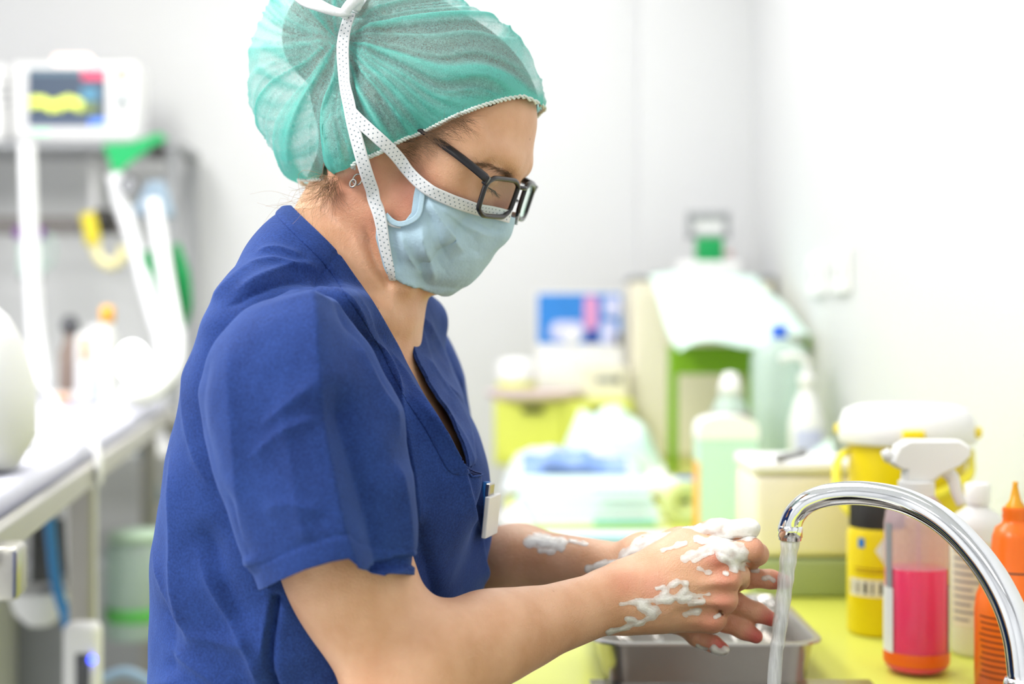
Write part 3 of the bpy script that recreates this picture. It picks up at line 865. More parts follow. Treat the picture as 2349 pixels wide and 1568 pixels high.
# ---- white cabinet with device, paper drape and green stand
p0 = at(1600, 3.52); t = thing('small_white_cabinet', 'small cream white cabinet with grey top standing on the worktop', 'cabinet', p0)
part('body', box(.34, .22, .43, (-.0, .0, .215), .006), M_cream, t, smooth=False)
part('top', box(.345, .225, .014, (0, 0, .437), .003), M_grey, t, smooth=False)
part('door', box(.32, .008, .40, (0, -.114, .212), .004), M_cream, t, smooth=False)
zt = CT + .444
t = thing('label_printer', 'small green and white device with grey frame on the white cabinet', 'device', at(1622, 3.5, zt))
part('base', box(.15, .13, .035, (0, 0, .0175), .008, 3), M_whiteplastic, t)
part('platform', box(.16, .09, .006, (-.06, -.03, .003), .001), M_dgrey, t, smooth=False)
part('green_body', box(.062, .06, .058, (.002, -.02, .064), .004), M_dgreen, t)
fr = spline([(-.05, -.02, .10), (-.05, -.02, .150), (.05, -.02, .150), (.05, -.02, .10)], 40); part('frame', MB().add(*box(.014, .02, .06, (-.046, -.02, .122), .003)).add(*box(.014, .02, .06, (.046, -.02, .122), .003)).add(*box(.106, .02, .016, (0, -.02, .150), .003)).add(*box(.106, .02, .012, (0, -.02, .098), .003)), M_grey, t, smooth=False)
part('screen', box(.07, .006, .032, (0, -.014, .125), .001), M_whiteplastic, t, smooth=False)
part('lever', box(.02, .02, .012, (.05, -.02, .055), .004), mat('rose_plastic', '#d8a49c', .5), t)
t = thing('green_stand', 'grass green open stand below the paper drape', 'stand', at(1632, 3.15))
part('cross_bar', box(.19, .05, .062, (0, 0, .248), .004), M_green, t, smooth=False)
for s in (-1, 1): part('leg', box(.018, .05, .218, (s * .086, 0, .109), .003), M_green, t, smooth=False)
u, v = np.meshgrid(np.linspace(0, 1, 40), np.linspace(0, 1, 30), indexing='ij')
tl_, tr_, bl_, br_ = P(1490, 632, 3.36), P(1735, 628, 3.36), P(1560, 812, 2.98), P(1862, 768, 2.98)
S = (tl_[None, None] * ((1 - u) * (1 - v))[..., None] + tr_[None, None] * (u * (1 - v))[..., None] + bl_[None, None] * ((1 - u) * v)[..., None] + br_[None, None] * (u * v)[..., None])
S[..., 2] += .012 * np.sin(u * 9) * v + .008 * np.sin(v * 7 + u * 4) - .012 * np.sin(v * math.pi); S[..., 1] += .012 * np.sin(u * 11 + 1) * v
solo('paper_drape', sheet(S[..., 0], S[..., 1], S[..., 2], .002), M_mintpale, 'pale mint paper drape hanging over the white cabinet and green stand', 'drape')

# ---- left end of the worktop: drawer unit, tray, picture box
p0 = at(1290, 3.42); t = thing('yellow_drawer_unit', 'low lime yellow drawer unit at the far end of the worktop', 'drawer unit', p0)
part('carcass', box(.325, .24, .15, (0, 0, .075), .003), M_lime_front, t, smooth=False)
for k in (0, 1):
    dr = part('drawer', box(.15, .008, .13, (-.078 + .156 * k, -.122, .075), .003), M_lime_front, t, smooth=False)
    part('handle', box(.05, .012, .012, (-.078 + .156 * k + .005, -.131, .128), .003), M_black, dr, smooth=False)
zt = CT + .15
solo('pink_tray', lathe([(0, .004), (.10, .004), (.112, .018), (.116, .020), (.116, .017), (.104, 0), (0, 0)][::-1], 40, sx=1.0, sy=.85), mat('pale_pink_plastic', '#ead3da', .4), 'flat pale pink oval tray on the left end of the drawer unit', 'tray', at(1226, 3.36, zt))
t = thing('picture_box', 'white carton with a blue and pink picture standing on the drawer unit', 'box', at(1328, 3.52, zt + .02))
part('carton', box(.212, .05, .235, (0, 0, .1175), .002), M_whiteplastic, t, smooth=False)
for ip, (nm, mm, x, z, w, h) in enumerate((('blue_field', M_blueprint, 0, .170, .206, .124), ('lilac_shape', M_lilac, -.03, .140, .085, .05), ('pink_shape', M_pink, .028, .185, .034, .085), ('navy_shape', M_navyp, .03, .125, .03, .03), ('lilac_shape', M_lilac, .072, .135, .04, .06), ('white_shape', M_whiteplastic, -.02, .128, .04, .032), ('lilac_shape', M_lilac, .08, .20, .04, .05), ('dark_shape', M_ink, .095, .120, .014, .03))):
    q = rrect(w, h, min(w, h) * (.04 if nm == 'blue_field' else .45), 5); part(nm, prism(q, .0008 if nm == 'blue_field' else .0014, 'y', (x, -.0255 - .0008 * ip, z)), mm, t, smooth=False)
t = thing('cream_carton', 'low cream carton with a dark printed patch in front of the picture box', 'carton', at(1385, 3.40, zt))
part('carton', box(.11, .06, .075, (0, 0, .0375), .002), M_cream, t, smooth=False); part('print_patch', box(.045, .0008, .016, (.0, -.0304, .045), 0), M_grey, t, smooth=False); part('print_patch', box(.014, .0008, .018, (.032, -.0304, .045), 0), M_ink, t, smooth=False)
t = thing('lime_and_white_pot', 'rounded white pot with a lime band beside the picture box', 'pot', at(1185, 3.36, zt + .020))
part('body', lathe([(0, 0), (.044, 0), (.047, .004), (.047, .058), (.040, .072), (0, .078)], 32), M_whiteplastic, t, auto=60); part('band', lathe([(.0474, .006), (.0478, .007), (.0478, .022), (.0474, .023)], 32), M_lime_front, t)

# ---- soft packs
def pouch(name, label, cat, c, w, d, h, material, rz=0., seed=0, parts=None, tilt=0.):
    """pillow-shaped sealed pouch with crumpled faces and flat seams; c is the centre of its underside"""
    r = np.random.RandomState(seed); n = 22
    u, v = np.meshgrid(np.linspace(-1, 1, n), np.linspace(-1, 1, n), indexing='ij')
    pr = ((1 - np.abs(u) ** 3) * (1 - np.abs(v) ** 3)) ** .6
    pts = np.stack([u.ravel(), v.ravel(), 0 * u.ravel()], 1) + seed
    nz = (smooth_noise(pts, 2.2, seed) + .5 * smooth_noise(pts, 5, seed + 1)).reshape(n, n)
    zt_ = h * (.12 + .88 * pr) + h * .28 * nz * pr + tilt * v * d / 2 + abs(tilt) * d / 2
    zb = h * .10 * (1 - pr) + tilt * v * d / 2 + abs(tilt) * d / 2
    X, Y = u * w / 2, v * d / 2
    V1 = np.stack([X, Y, zt_], -1).reshape(-1, 3); V0 = np.stack([X, Y, zb], -1).reshape(-1, 3); o = n * n
    F = [(i * n + j, (i + 1) * n + j, (i + 1) * n + j + 1, i * n + j + 1) for i in range(n - 1) for j in range(n - 1)]
    F += [tuple(o + k for k in f[::-1]) for f in F]
    ed = list(range(n)) + [i * n + n - 1 for i in range(1, n)] + [(n - 1) * n + j for j in range(n - 2, -1, -1)] + [i * n for i in range(n - 2, 0, -1)]
    for a, b2 in zip(ed, ed[1:] + ed[:1]): F.append((a, b2, b2 + o, a + o))
    t = thing(name, label, cat, c, rz)
    part('wrapper', (np.concatenate([V1, V0]), F), material, t)
    for nm, mm, x0, x1, y0, y1 in (parts or []):
        i0, i1 = [int((q + 1) / 2 * (n - 1)) for q in (x0, x1)]; j0, j1 = [int((q + 1) / 2 * (n - 1)) for q in (y0, y1)]
        sub = V1.reshape(n, n, 3)[i0:i1 + 1, j0:j1 + 1] + [0, 0, .0012]; part(nm, sheet(sub[..., 0], sub[..., 1], sub[..., 2]), mm, t)
    return t
M_bluefilm = mat('blue_film', '#7f9fdc', .25, var=.25, scale=14); M_clearfilm = mat('silver_film', '#d5dbe4', .22, var=.12, scale=20)
pouch('dressing_pack', 'crumpled pale mint dressing pack heaped in front of the drawer unit', 'pack', at(1395, 3.00), .20, .22, .13, M_mintpale, .2, 3, [('teal_mark', M_mint, -.2, .8, -.9, -.7)])
pouch('dressing_pack', 'flatter mint dressing pack left of the crumpled heap', 'pack', at(1215, 2.98), .065, .16, .055, M_mintpale, -.3, 5)
pouch('blue_film_pack', 'long blue and silver film pack lying across the worktop', 'pack', at(1318, 2.76), .28, .14, .085, M_clearfilm, -.05, 8, [('blue_panel', M_bluefilm, -.7, .75, -.95, .1), ('blue_stripe', M_blueprint, -.35, .8, -.95, -.75)])
t = thing('paper_pack', 'flat stack of pale mint paper packs with a dark printed line', 'paper pack', on_top(1350, 1212) + [0, .16, 0], .06)
for k in range(4): part('sheet_pack', box(.225 - .006 * k, .30 - .03 * k, .013, (.004 * (k % 2), .012 * k, .0068 + .0135 * k), .004), M_mintpale, t, smooth=False)
part('print_line', box(.085, .03, .0006, (.045, -.112, .0144 + .0), 0), M_grey, t, smooth=False); part('print_line', box(.10, .0008, .008, (.05, -.1505, .0075), 0), M_teal, t, smooth=False)
for k in range(7): part('print_letter', box(.009, .026, .0008, (.045 + (k - 3) * .0125, -.118 + .0, .0556 + .0), 0), mat('sage_ink', '#7f9f92', .6), t, smooth=False)
t = thing('blue_edged_pack', 'thin pale blue sealed pack in front of the mint paper packs', 'pack', on_top(1400, 1250) + [0, .04, 0])
part('wrapper', box(.20, .075, .012, (0, 0, .006), .003), mat('pale_blue_film', '#cfe3ee', .35, var=.05), t, smooth=False); part('edge_strip', box(.20, .006, .013, (0, -.036, .0066), .001), mat('sky_strip', '#9cc4e6', .4), t, smooth=False)
pouch('white_sachet', 'small white sachet beside the woman at the left edge of the worktop', 'sachet', at(1180, 2.30), .030, .10, .03, M_whiteplastic, .3, 12)
t = thing('tape_roll', 'pale green roll of tape standing beside the mint box', 'tape roll', at(1572, 2.33) )
k_ = np.linspace(0, 2 * np.pi, 40, endpoint=False)
part('roll', tube(np.stack([.024 * np.cos(k_), 0 * k_, .034 + .024 * np.sin(k_)], 1), .0095, 12, closed=True, sx=1., sy=1.6), mat('pale_green_tape', '#cfdc9a', .5), t)
part('core', tube(np.stack([.0155 * np.cos(k_), 0 * k_, .034 + .0155 * np.sin(k_)], 1), .002, 8, closed=True), M_cream, t)
t = thing('blue_capped_vial', 'white vial with bright blue cap lying behind the tape roll', 'vial', at(1552, 2.62))
part('body', tube(np.array([(-.055, .02, .024), (.0, .0, .024), (.006, 0, .024)]), [.023, .023, .019], 24), M_whiteplastic, t, auto=40); part('cap', tube(np.array([(.004, 0, .024), (.034, -.012, .024)]), .0235, 24), M_blue, t, auto=40)
pouch('white_sachet', 'white sachet lying between the film pack and the blue capped vial', 'sachet', at(1512, 2.72), .05, .10, .05, M_whiteplastic, -.2, 15)
pouch('mint_wrap', 'mint wrapped pack with teal marks behind the white box', 'pack', at(1838, 2.18), .10, .16, .075, M_mintpale, .1, 17, [('teal_mark', M_teal, -.9, -.5, -.6, .3), ('teal_mark', M_teal, .3, .6, -.9, -.5)])
pouch('mint_wrap', 'flat mint wrapped pack between the canister and the yellow bucket', 'pack', at(1905, 2.45), .10, .16, .10, M_mintpale, -.1, 19, [('teal_mark', M_teal, -.2, .4, -.9, -.6)])
# ------------------------------------------------------------------ left side: table, cart, monitor
M_lav = mat('lavender_sheet', '#e2e2f2', .6, var=.03, bump=.15, bscale=30)
M_linen = mat('white_linen', '#f3f3f4', .75, var=.02, bump=.2, bscale=40)
M_rail = mat('brushed_rail', '#c9c6be', .3, var=.05, metal=.8)
M_legm = mat('leg_metal', '#a5a29c', .35, var=.06, metal=.7)
M_bluehose = mat('slate_blue_hose', '#8fa3b5', .45, var=.06)
M_lblue = mat('light_blue_cable', '#3f8fd0', .4, var=.05)
# patient table: right edge runs from A to B
zt = 1.044; A = np.array([-.470, 1.25]); B = np.array([-.779, 3.28]); ed_ = (B - A) / np.linalg.norm(B - A); nrm_ = np.array([-ed_[1], ed_[0]])
def tb(s, w, z): q = A + ed_ * s + nrm_ * w; return np.array([q[0], q[1], z])
Lt = np.linalg.norm(B - A); base = tb(Lt / 2, .28, 0); ra = math.atan2(ed_[1], ed_[0])
tab = thing('patient_table', 'patient table with lavender sheet and metal side rails on the left', 'table', base, ra)
part('mattress', box(Lt - .04, .52, .04, (0, 0, zt - .005), .015, 3), M_lav, tab)
for s in (-1, 1):
    part('side_rail', box(Lt, .016, .030, (0, s * .276, zt - .022), .003), M_rail, tab, smooth=False)
part('frame', box(Lt - .1, .50, .03, (0, 0, zt - .045), .004), M_legm, tab, smooth=False)
for sx_ in (-.13, .85):
    for s in (-1, 1): part('leg', box(.034, .034, zt - .06, (sx_, s * .24, (zt - .06) / 2), .004), M_legm, tab, smooth=False)
part('rail_clamp', box(.05, .03, .05, (-.95, -.29, zt - .045), .006), M_rail, tab)
part('rail_clamp', box(.04, .03, .04, (.86, -.29, zt - .040), .006), M_legm, tab)
# pillow heap at the near end
c = P(-62, 930, 1.62); V, F = lathe([(0, -.06), (.045, -.06), (.066, -.03), (.064, .03), (.052, .08), (.036, .11), (.018, .128), (0, .13)], 40, sx=1., sy=1.5); V = V + .006 * smooth_noise(V, 20, 51)[:, None] * (V / (np.linalg.norm(V, axis=1)[:, None] + 1e-6))
solo('pillow', (V, F), M_linen, 'plump white pillow on the near end of the patient table', 'pillow', (c[0], c[1], zt + .083))
V, F = lathe([(0, -.03), (.03, -.028), (.045, -.01), (.044, .012), (.025, .03), (0, .034)], 30, sx=1., sy=1.6); V = V + .006 * smooth_noise(V, 25, 52)[:, None]
c = P(10, 1040, 1.92); solo('folded_towel', (V, F), M_linen, 'crumpled white towel lying against the pillow on the table', 'towel', (c[0] - .01, c[1], zt + .052))
def table_pt(px, py): d = (CAMZ - (zt + .016)) * FPX / (py - CY); return np.array([(px - CX) / FPX * d, d, zt + .016])
q = spline([P(95, 880, 2.6), P(140, 940, 2.35), P(182, 985, 2.05), P(212, 1014, 1.97), P(226, 1050, 1.955), P(226, 1110, 1.955)], 40)
solo('white_cable', tube(q, .006, 10), M_whiteplastic, 'white cable hanging over the table rail', 'cable')
t = thing('white_hose_clip', 'bunch of white plastic clips hanging under the table rail', 'clip', P(170, 1100, 2.25) - [0, 0, .03])
for k in range(3): part('clip', box(.02, .02, .03, (-.022 + k * .022, .004 * k, .012 + .006 * k), .006), M_whiteplastic, t)
# items on the far end of the table
p0 = table_pt(222, 926); t = thing('white_label_bottle', 'squat white bottle with orange label marks on the patient table', 'bottle', p0)
part('body', box(.082, .06, .150, (0, 0, .075), .014, 3), M_whiteplastic, t); part('cap', lathe([(0, .150), (.02, .15), (.02, .166), (0, .168)], 20), M_whiteplastic, t, auto=40); part('label_mark', box(.016, .0008, .05, (-.016, -.0304, .115), 0), mat('peach_print', '#f3c48e', .5), t); part('label_mark', box(.035, .0008, .11, (.018, -.0304, .07), 0), M_mintpale, t)
p0 = table_pt(306, 915); t = thing('examination_lamp', 'small round examination lamp glowing white on the table', 'lamp', p0)
M_glow = mat('lamp_glow', '#ffffff', .4, var=0, emit=5.)
part('base', lathe([(0, 0), (.026, 0), (.027, .006), (.012, .012), (.010, .035), (0, .035)], 24), mat('navy_plastic', '#273050', .4), t); part('head', tube(np.array([(0, .03, .085), (0, -.005, .085)]), [.026, .036], 30), M_whiteplastic, t, auto=40)
part('glowing_face', prism([(.033 * math.cos(a), .085 + .042 * math.sin(a)) for a in np.linspace(0, 2 * np.pi, 28, endpoint=False)], .004, 'y', (0, -.008, 0)), M_glow, t, smooth=False)
p0 = table_pt(172, 925) + [-.02, .03, 0]; t = thing('dark_flask', 'dark stoppered flask behind the white bottle', 'flask', p0)
part('body', lathe([(0, 0), (.022, 0), (.024, .004), (.022, .11), (.012, .13), (.012, .15), (0, .15)], 20), M_brown, t); part('stopper', lathe([(0, .15), (.016, .15), (.02, .165), (.012, .185), (0, .187)], 18), M_dgrey, t)
p0 = table_pt(262, 950); t = thing('orange_capped_tube', 'slim tube with an orange cap beside the lamp', 'tube', p0 + [-.03, .06, 0])
part('body', lathe([(0, 0), (.012, 0), (.012, .17), (0, .17)], 16), M_whiteplastic, t, auto=40); part('cap', lathe([(0, .17), (.014, .17), (.014, .195), (.009, .202), (0, .203)], 16), M_orange, t)
p0 = table_pt(150, 925); t = thing('orange_packet', 'small orange and white packet lying on the table', 'packet', p0); part('wrapper', box(.05, .03, .025, (0, 0, .0125), .006), M_whiteplastic, t); part('stripe', box(.03, .0008, .018, (0, -.0153, .013), 0), mat('salmon_print', '#f0b28c', .5), t)
p0 = table_pt(55, 960); t = thing('red_capped_vial', 'little vial with a dark red cap by the pillow', 'vial', p0); part('body', lathe([(0, 0), (.012, 0), (.012, .05), (0, .05)], 16), M_clearmint, t); part('cap', lathe([(0, .05), (.013, .05), (.013, .07), (0, .071)], 16), mat('dark_red_plastic', '#8a2f38', .4), t)

# ---- equipment cart
cd = 3.55
def cp(px, py, d=cd): return P(px, py, d)
x0, x1 = cp(-160, 0)[0], cp(406, 0)[0]
cart = thing('equipment_cart', 'tall grey equipment cart with shelves and rail against the far wall', 'cart', ((x0 + x1) / 2, cd + .12, 0))
def cbox(px0, px1, py0, py1, dy, y=0., bev=.003):
    a, b2 = cp(px0, py0), cp(px1, py1); o = np.array(cart.location)
    return box(b2[0] - a[0], dy, a[2] - b2[2], ((a[0] + b2[0]) / 2 - o[0], y, (a[2] + b2[2]) / 2 - o[2]), bev)
part('top_shelf', cbox(-160, 408, 322, 342, .26), M_grey, cart, smooth=False)
zl = cp(0, 342)[2]; o = np.array(cart.location)
for sx_ in (x0 + .015, x1 - .012):
    for sy_ in (-.11, .11): part('post', box(.026, .026, zl, (sx_ - o[0], sy_, zl / 2), .003), M_grey, cart, smooth=False)
part('equipment_rail', cbox(-150, 300, 496, 536, .03, -.10), mat('dark_rail', '#6e6a68', .4, var=.15, scale=30), cart, smooth=False)
part('inner_post', cbox(180, 200, 342, 496, .02, -.02), mat('pale_grey_metal', '#d9d9da', .4), cart, smooth=False)
part('lower_shelf', cbox(-160, 408, 1020, 1045, .26), M_whiteplastic, cart, smooth=False)
part('drawer_block', cbox(-150, 390, 1300, 1800, .22), M_grey, cart, smooth=False)
for nm, a, bb in (('black_socket', (222, 480), (262, 530)),): part(nm, cbox(a[0], bb[0], a[1], bb[1], .04, -.13, .008), M_black, cart)
# patient monitor
mz = cp(0, 322)[2]
mo = thing('patient_monitor', 'white patient monitor showing a yellow trace on a dark screen', 'monitor', (cp(165, 0)[0], cd + .06, mz))
def mo_px(px, py, d=cd): return P(px, py, d) - np.array(mo.location)
def mbox(px0, px1, py0, py1, dy, y, bev=.002):
    a, b2 = mo_px(px0, py0), mo_px(px1, py1); return box(b2[0] - a[0], dy, a[2] - b2[2], ((a[0] + b2[0]) / 2, y, (a[2] + b2[2]) / 2), bev)
a, b2 = mo_px(20, 140), mo_px(312, 322)
part('housing', box(b2[0] - a[0], .12, a[2] + .0, ((a[0] + b2[0]) / 2, 0.005, a[2] / 2), .014, 3), M_whiteplastic, mo)
def emat(name, col, e): return mat(name, col, .3, var=.03, emit=e)
scr = part('screen', mbox(62, 242, 157, 290, .004, -.056), emat('screen_dark', '#3d4a5c', .55), mo, smooth=False)
for nm, r4, mm in (('alarm_field', (188, 240, 160, 182), emat('screen_red', '#d64a6a', .6)), ('blue_field', (205, 241, 272, 289), emat('screen_blue', '#5a86e6', .7)), ('status_bar', (64, 186, 160, 170), emat('screen_grey', '#5c7280', .5)), ('numeric_field', (186, 225, 200, 230), emat('screen_teal', '#4f84a0', .5)), ('numeric_field', (186, 222, 236, 258), emat('screen_olive', '#6f7f4a', .5)), ('status_bar', (64, 200, 278, 288), emat('screen_slate', '#56627c', .5))):
    part(nm, mbox(*r4, .002, -.0585, 0), mm, scr, smooth=False)
wx = np.linspace(66, 188, 90); wy = 246 - 12 * np.abs(np.sin(wx * .21)) ** .7 - 6 * np.sin(wx * .09)
part('yellow_trace', tube(np.array([mo_px(x_, y_) * [1, 0, 1] + [0, -.060, 0] for x_, y_ in zip(wx, wy)]), .012, 6, sx=.1, sy=1.0), emat('screen_yellow', '#d6e25a', .9), scr)
part('alarm_light', mbox(118, 202, 124, 150, .05, -.03, .008), emat('alarm_glow', '#ffd9cc', 1.1), mo)
for nm, r4, mm in (('alarm_button', (268, 290, 152, 188), mat('coral_button', '#f3b5a5', .5)), ('key', (275, 290, 250, 262), M_grey), ('key', (275, 290, 270, 280), M_grey)): part(nm, mbox(*r4, .006, -.056, .002), mm, mo, smooth=False)
kc = mo_px(281, 228); part('control_knob', tube(np.array([(kc[0], -.055, kc[2]), (kc[0], -.072, kc[2])]), [.011, .009], 20), mat('petrol_knob', '#3f6573', .4), mo, auto=40)
part('power_light', mbox(75, 112, 300, 306, .004, -.056, .001), emat('green_led', '#9ff0b8', .8), mo, smooth=False)
t = thing('infusion_module', 'white module with small dark lettering left of the monitor', 'module', (cp(-60, 0)[0], cd + .06, mz))
part('housing', box(.15, .12, .19, (0, 0, .095), .01, 3), M_whiteplastic, t)
for i, (px, py, w) in enumerate(((10, 195, .030), (8, 216, .034), (14, 236, .022))):
    q = P(px, py, cd) - np.array(t.location); part('print_line', box(w, .001, .007, (q[0], -.0605, q[2]), 0), M_grey, t, smooth=False)
# green cloth over the shelf edge
solo('green_cloth', (lambda a: (a, [(0, 1, 2), (1, 3, 2), (3, 4, 5), (3, 5, 1), (6, 8, 7), (7, 8, 9), (9, 11, 10), (9, 7, 11), (0, 6, 7, 1), (0, 2, 8, 6), (2, 3, 9, 8), (3, 4, 10, 9), (4, 5, 11, 10), (5, 1, 7, 11)]))(np.concatenate([np.array([P(236, 330, 3.530), P(300, 327, 3.530), P(262, 402, 3.527), P(330, 350, 3.527), P(384, 318, 3.53), P(366, 304, 3.53)]), np.array([P(236, 330, 3.5395), P(300, 327, 3.5395), P(262, 402, 3.5365), P(330, 350, 3.5365), P(384, 318, 3.5395), P(366, 304, 3.5395)])])), mat('bright_green_cloth', '#25b56a', .7, var=.08, scale=30), 'bright green cloth folded over the corner of the cart shelf', 'cloth', smooth=False)
t = thing('spring_clip', 'black spring clip gripping the green cloth', 'clip', P(362, 352, 3.505)); part('jaw', box(.03, .03, .018, (0, 0, .012), .004), M_black, t); part('lever', box(.018, .04, .022, (0, -.01, -.006), .004), M_black, t)
# breathing hoses, connectors, bag
def hose(name, label, pts, r, mm, group=None):
    C = spline([P(*q) for q in pts], 160); k = np.arange(160)
    return solo(name, tube(C, r * (1 + .07 * np.cos(k * 2.2)), 16), mm, label, 'hose', group=group)
M_hose = mat('white_corrugated_hose', '#f2f3f5', .4, var=.02)
hose('breathing_hose', 'white breathing hose running down from the cart shelf on the left', [(262, 400, 3.12), (280, 470, 3.12), (318, 590, 3.08), (352, 710, 3.0), (376, 790, 2.95), (366, 845, 2.9), (332, 885, 2.86), (285, 900, 2.84)], .0175, M_hose, 'breathing hoses')
hose('breathing_hose', 'white breathing hose hanging from the blue connector and curving under', [(352, 462, 3.05), (368, 560, 3.02), (388, 680, 2.98), (404, 780, 2.90), (394, 850, 2.80), (345, 902, 2.74), (280, 915, 2.7)], .0170, M_hose, 'breathing hoses')
hose('drip_stand_tube', 'thick white upright tube in front of the cart', [(62, 330, 2.75), (66, 460, 2.75), (72, 600, 2.75), (82, 760, 2.75), (95, 880, 2.7)], .0165, M_hose)
t = thing('hose_connector', 'slate blue Y shaped hose connector', 'connector', P(350, 480, 3.06))
o = P(350, 480, 3.06)
for pts in ([(320, 492), (340, 455), (358, 420)], [(385, 500), (372, 455), (358, 420)]): part('branch', tube(spline([P(q[0], q[1], 3.06) - o for q in pts], 14), .017, 14), M_bluehose, t)
t = thing('pressure_gauge', 'round grey gauge above the breathing hoses', 'gauge', P(298, 425, 3.1)); part('dial', tube(np.array([(0, .01, 0), (0, -.012, 0)]), .019, 26), M_grey, t, auto=40); part('bezel', tube(np.stack([.019 * np.cos(k_), 0 * k_ - .012, .019 * np.sin(k_)], 1), .003, 8, closed=True), M_dgrey, t)
for nm, pts, rs in (('left side of the hanging hose', [(338, 575), (352, 650), (366, 720), (376, 768)], [.010, .020, .017, .004]), ('right side of the hanging hose', [(404, 560), (416, 630), (424, 700), (422, 752)], [.009, .019, .016, .004])):
    solo('breathing_bag', tube(spline([P(a, b2, 3.06) for a, b2 in pts], 30), np.interp(np.linspace(0, 1, 30), [0, .35, .7, 1], rs), 18), mat('dark_green_rubber', '#0a8f4c', .4, var=.06), 'dark green rubber bag on the ' + nm, 'bag', group='green breathing bags')
t = thing('yellow_hose', 'short yellow hose hooked on the cart rail', 'hose', P(210, 500, 3.52)); o = P(210, 500, 3.52)
part('sleeve', tube(spline([P(a, b2, 3.52) - o for a, b2 in ((200, 490), (208, 520), (214, 560))], 14), .020, 14), mat('strong_yellow', '#e3d23a', .4), t); part('loop', tube(spline([P(a, b2, 3.52) - o for a, b2 in ((214, 556), (228, 592), (254, 608), (278, 592), (284, 565))], 24), .014, 12), mat('faded_yellow', '#efe6b0', .4), t)
for px, nm in ((46, 'left of the white tube'), (90, 'right of the white tube')):
    t = thing('syringe', 'hanging clear syringe with purple clip, ' + nm, 'syringe', P(px, 535, 3.545), 0, 'syringes on the cart rail'); o = P(px, 535, 3.545)
    part('clip', box(.026, .02, .03, (0, 0, 0), .004), mat('purple_plastic', '#7a3f98', .4), t); part('barrel', lathe([(0, -.11), (.004, -.11), (.009, -.09), (.010, -.02), (0, -.018)], 14, (.004, 0, 0)), M_clearmint, t); part('plunger', lathe([(0, -.118), (.008, -.118), (.008, -.105), (0, -.105)], 12, (.004, 0, 0)), M_grey, t)
t = thing('tubing_coil', 'coil of clear tubing hanging from the rail', 'tubing', P(110, 575, 3.552)); part('coil', tube(np.stack([.016 * np.cos(np.linspace(0, 18, 90)), .003 * np.linspace(-1, 1, 90), .04 * np.sin(np.linspace(0, 18, 90))], 1), .004, 8), M_clearmint, t)

# ---- under the table
t = thing('pedestal_unit', 'grey pedestal unit standing under the patient table', 'pedestal', (P(20, 0, 2.55)[0], 2.62, 0))
o = np.array(t.location)
part('column', box(.14, .12, .72, (.02, .06, .36), .01), mat('mid_grey_metal', '#8d8f95', .4, var=.1), t); part('side_panel', box(.10, .16, .86, (-.06, -.04, .43), .01), mat('light_grey_metal', '#c3c4c8', .4), t)
part('recess_shade', box(.07, .02, .16, (.055, -.005, .79), .004), M_dgrey, t)  # solid dark block; its colour stands in for shade inside a recess
V, F = lathe([(0, 0), (.02, 0), (.04, .02), (.052, .055), (.054, .06), (.048, .056), (.0, .018)], 30)
tv = thing('white_bowl', 'round white bowl hanging on the pedestal under the table', 'bowl', P(92, 1432, 2.35)); part('bowl', (V, F), M_whiteplastic, tv); part('bracket', box(.02, .14, .01, (0, .1, .05), .002), M_grey, tv)
solo('blue_cable', tube(spline([P(112, 1160, 2.3), P(120, 1260, 2.3), P(132, 1350, 2.28), P(160, 1450, 2.25), P(170, 1560, 2.25), (P(170, 0, 2.25)[0], 2.25, .02)], 60), .009, 10), M_lblue, 'thick bright blue cable dropping behind the white bowl', 'cable')
solo('white_conduit', tube(spline([P(160, 1112, 2.2), P(163, 1200, 2.2), P(170, 1330, 2.2), P(172, 1450, 2.2), (P(172, 0, 2.2)[0], 2.2, .02)], 50), .009, 10), M_whiteplastic, 'straight white conduit hanging beside the table leg', 'conduit')
solo('white_conduit', tube(spline([P(200, 1095, 2.3), P(199, 1300, 2.3), P(200, 1500, 2.3), (P(200, 0, 2.3)[0], 2.3, .02)], 50), .016, 10), M_whiteplastic, 'wide white conduit next to the table leg', 'conduit')
p0 = P(190, 1568, 2.0); t = thing('power_strip', 'white upright power strip with a blue indicator light', 'power strip', (p0[0], 2.0, 0))
zb = P(0, 1425, 2.0)[2]; part('housing', box(.050, .04, .30, (0, 0, zb - .15), .012, 3), M_whiteplastic, t); part('socket', box(.020, .004, .06, (.006, -.0205, zb - .07), .004), M_dgrey, t)
part('stand', tube(np.array([(0, 0, 0), (0, 0, zb - .29)]), .012, 12), M_grey, t)
q = P(211, 1512, 1.978) - np.array(t.location); part('indicator_light', lathe([(0, -.004), (.0045, -.003), (.005, 0), (.0045, .003), (0, .004)], 14, q), emat('blue_led', '#3a4cff', 7.), t)
t = thing('suction_canister', 'clear suction canister with a bright green band under the table', 'canister', P(312, 1460, 2.75)); 
part('jar', lathe([(0, 0), (.05, 0), (.056, .006), (.058, .17), (.05, .185), (0, .19)], 30), M_clearmint, t, auto=60); part('band', lathe([(.0568, .035), (.0585, .037), (.0590, .060), (.0575, .062)], 30), mat('leaf_green_plastic', '#6fd06a', .4), t); part('bracket', box(.03, .10, .02, (0, .09, .16), .003), M_grey, t)
part('lid', lathe([(0, .19), (.052, .188), (.056, .195), (.05, .205), (0, .208)], 30), mat('pale_green_lid', '#cfead0', .4), t)
solo('grey_strap', tube(spline([P(296, 962, 3.275), P(318, 1030, 3.30), P(345, 1090, 3.30), P(372, 1150, 3.30)], 30), .013, 10, sx=1., sy=.5), M_bluehose, 'slate grey strap slanting down from the table end', 'strap')
solo('light_blue_cable', tube(spline([P(235, 1556, 2.4), P(285, 1540, 2.4), P(330, 1556, 2.4), P(380, 1590, 2.4)], 30), .008, 10), mat('pale_blue_cable', '#a9c8e6', .4), 'pale blue cable low under the table end', 'cable')
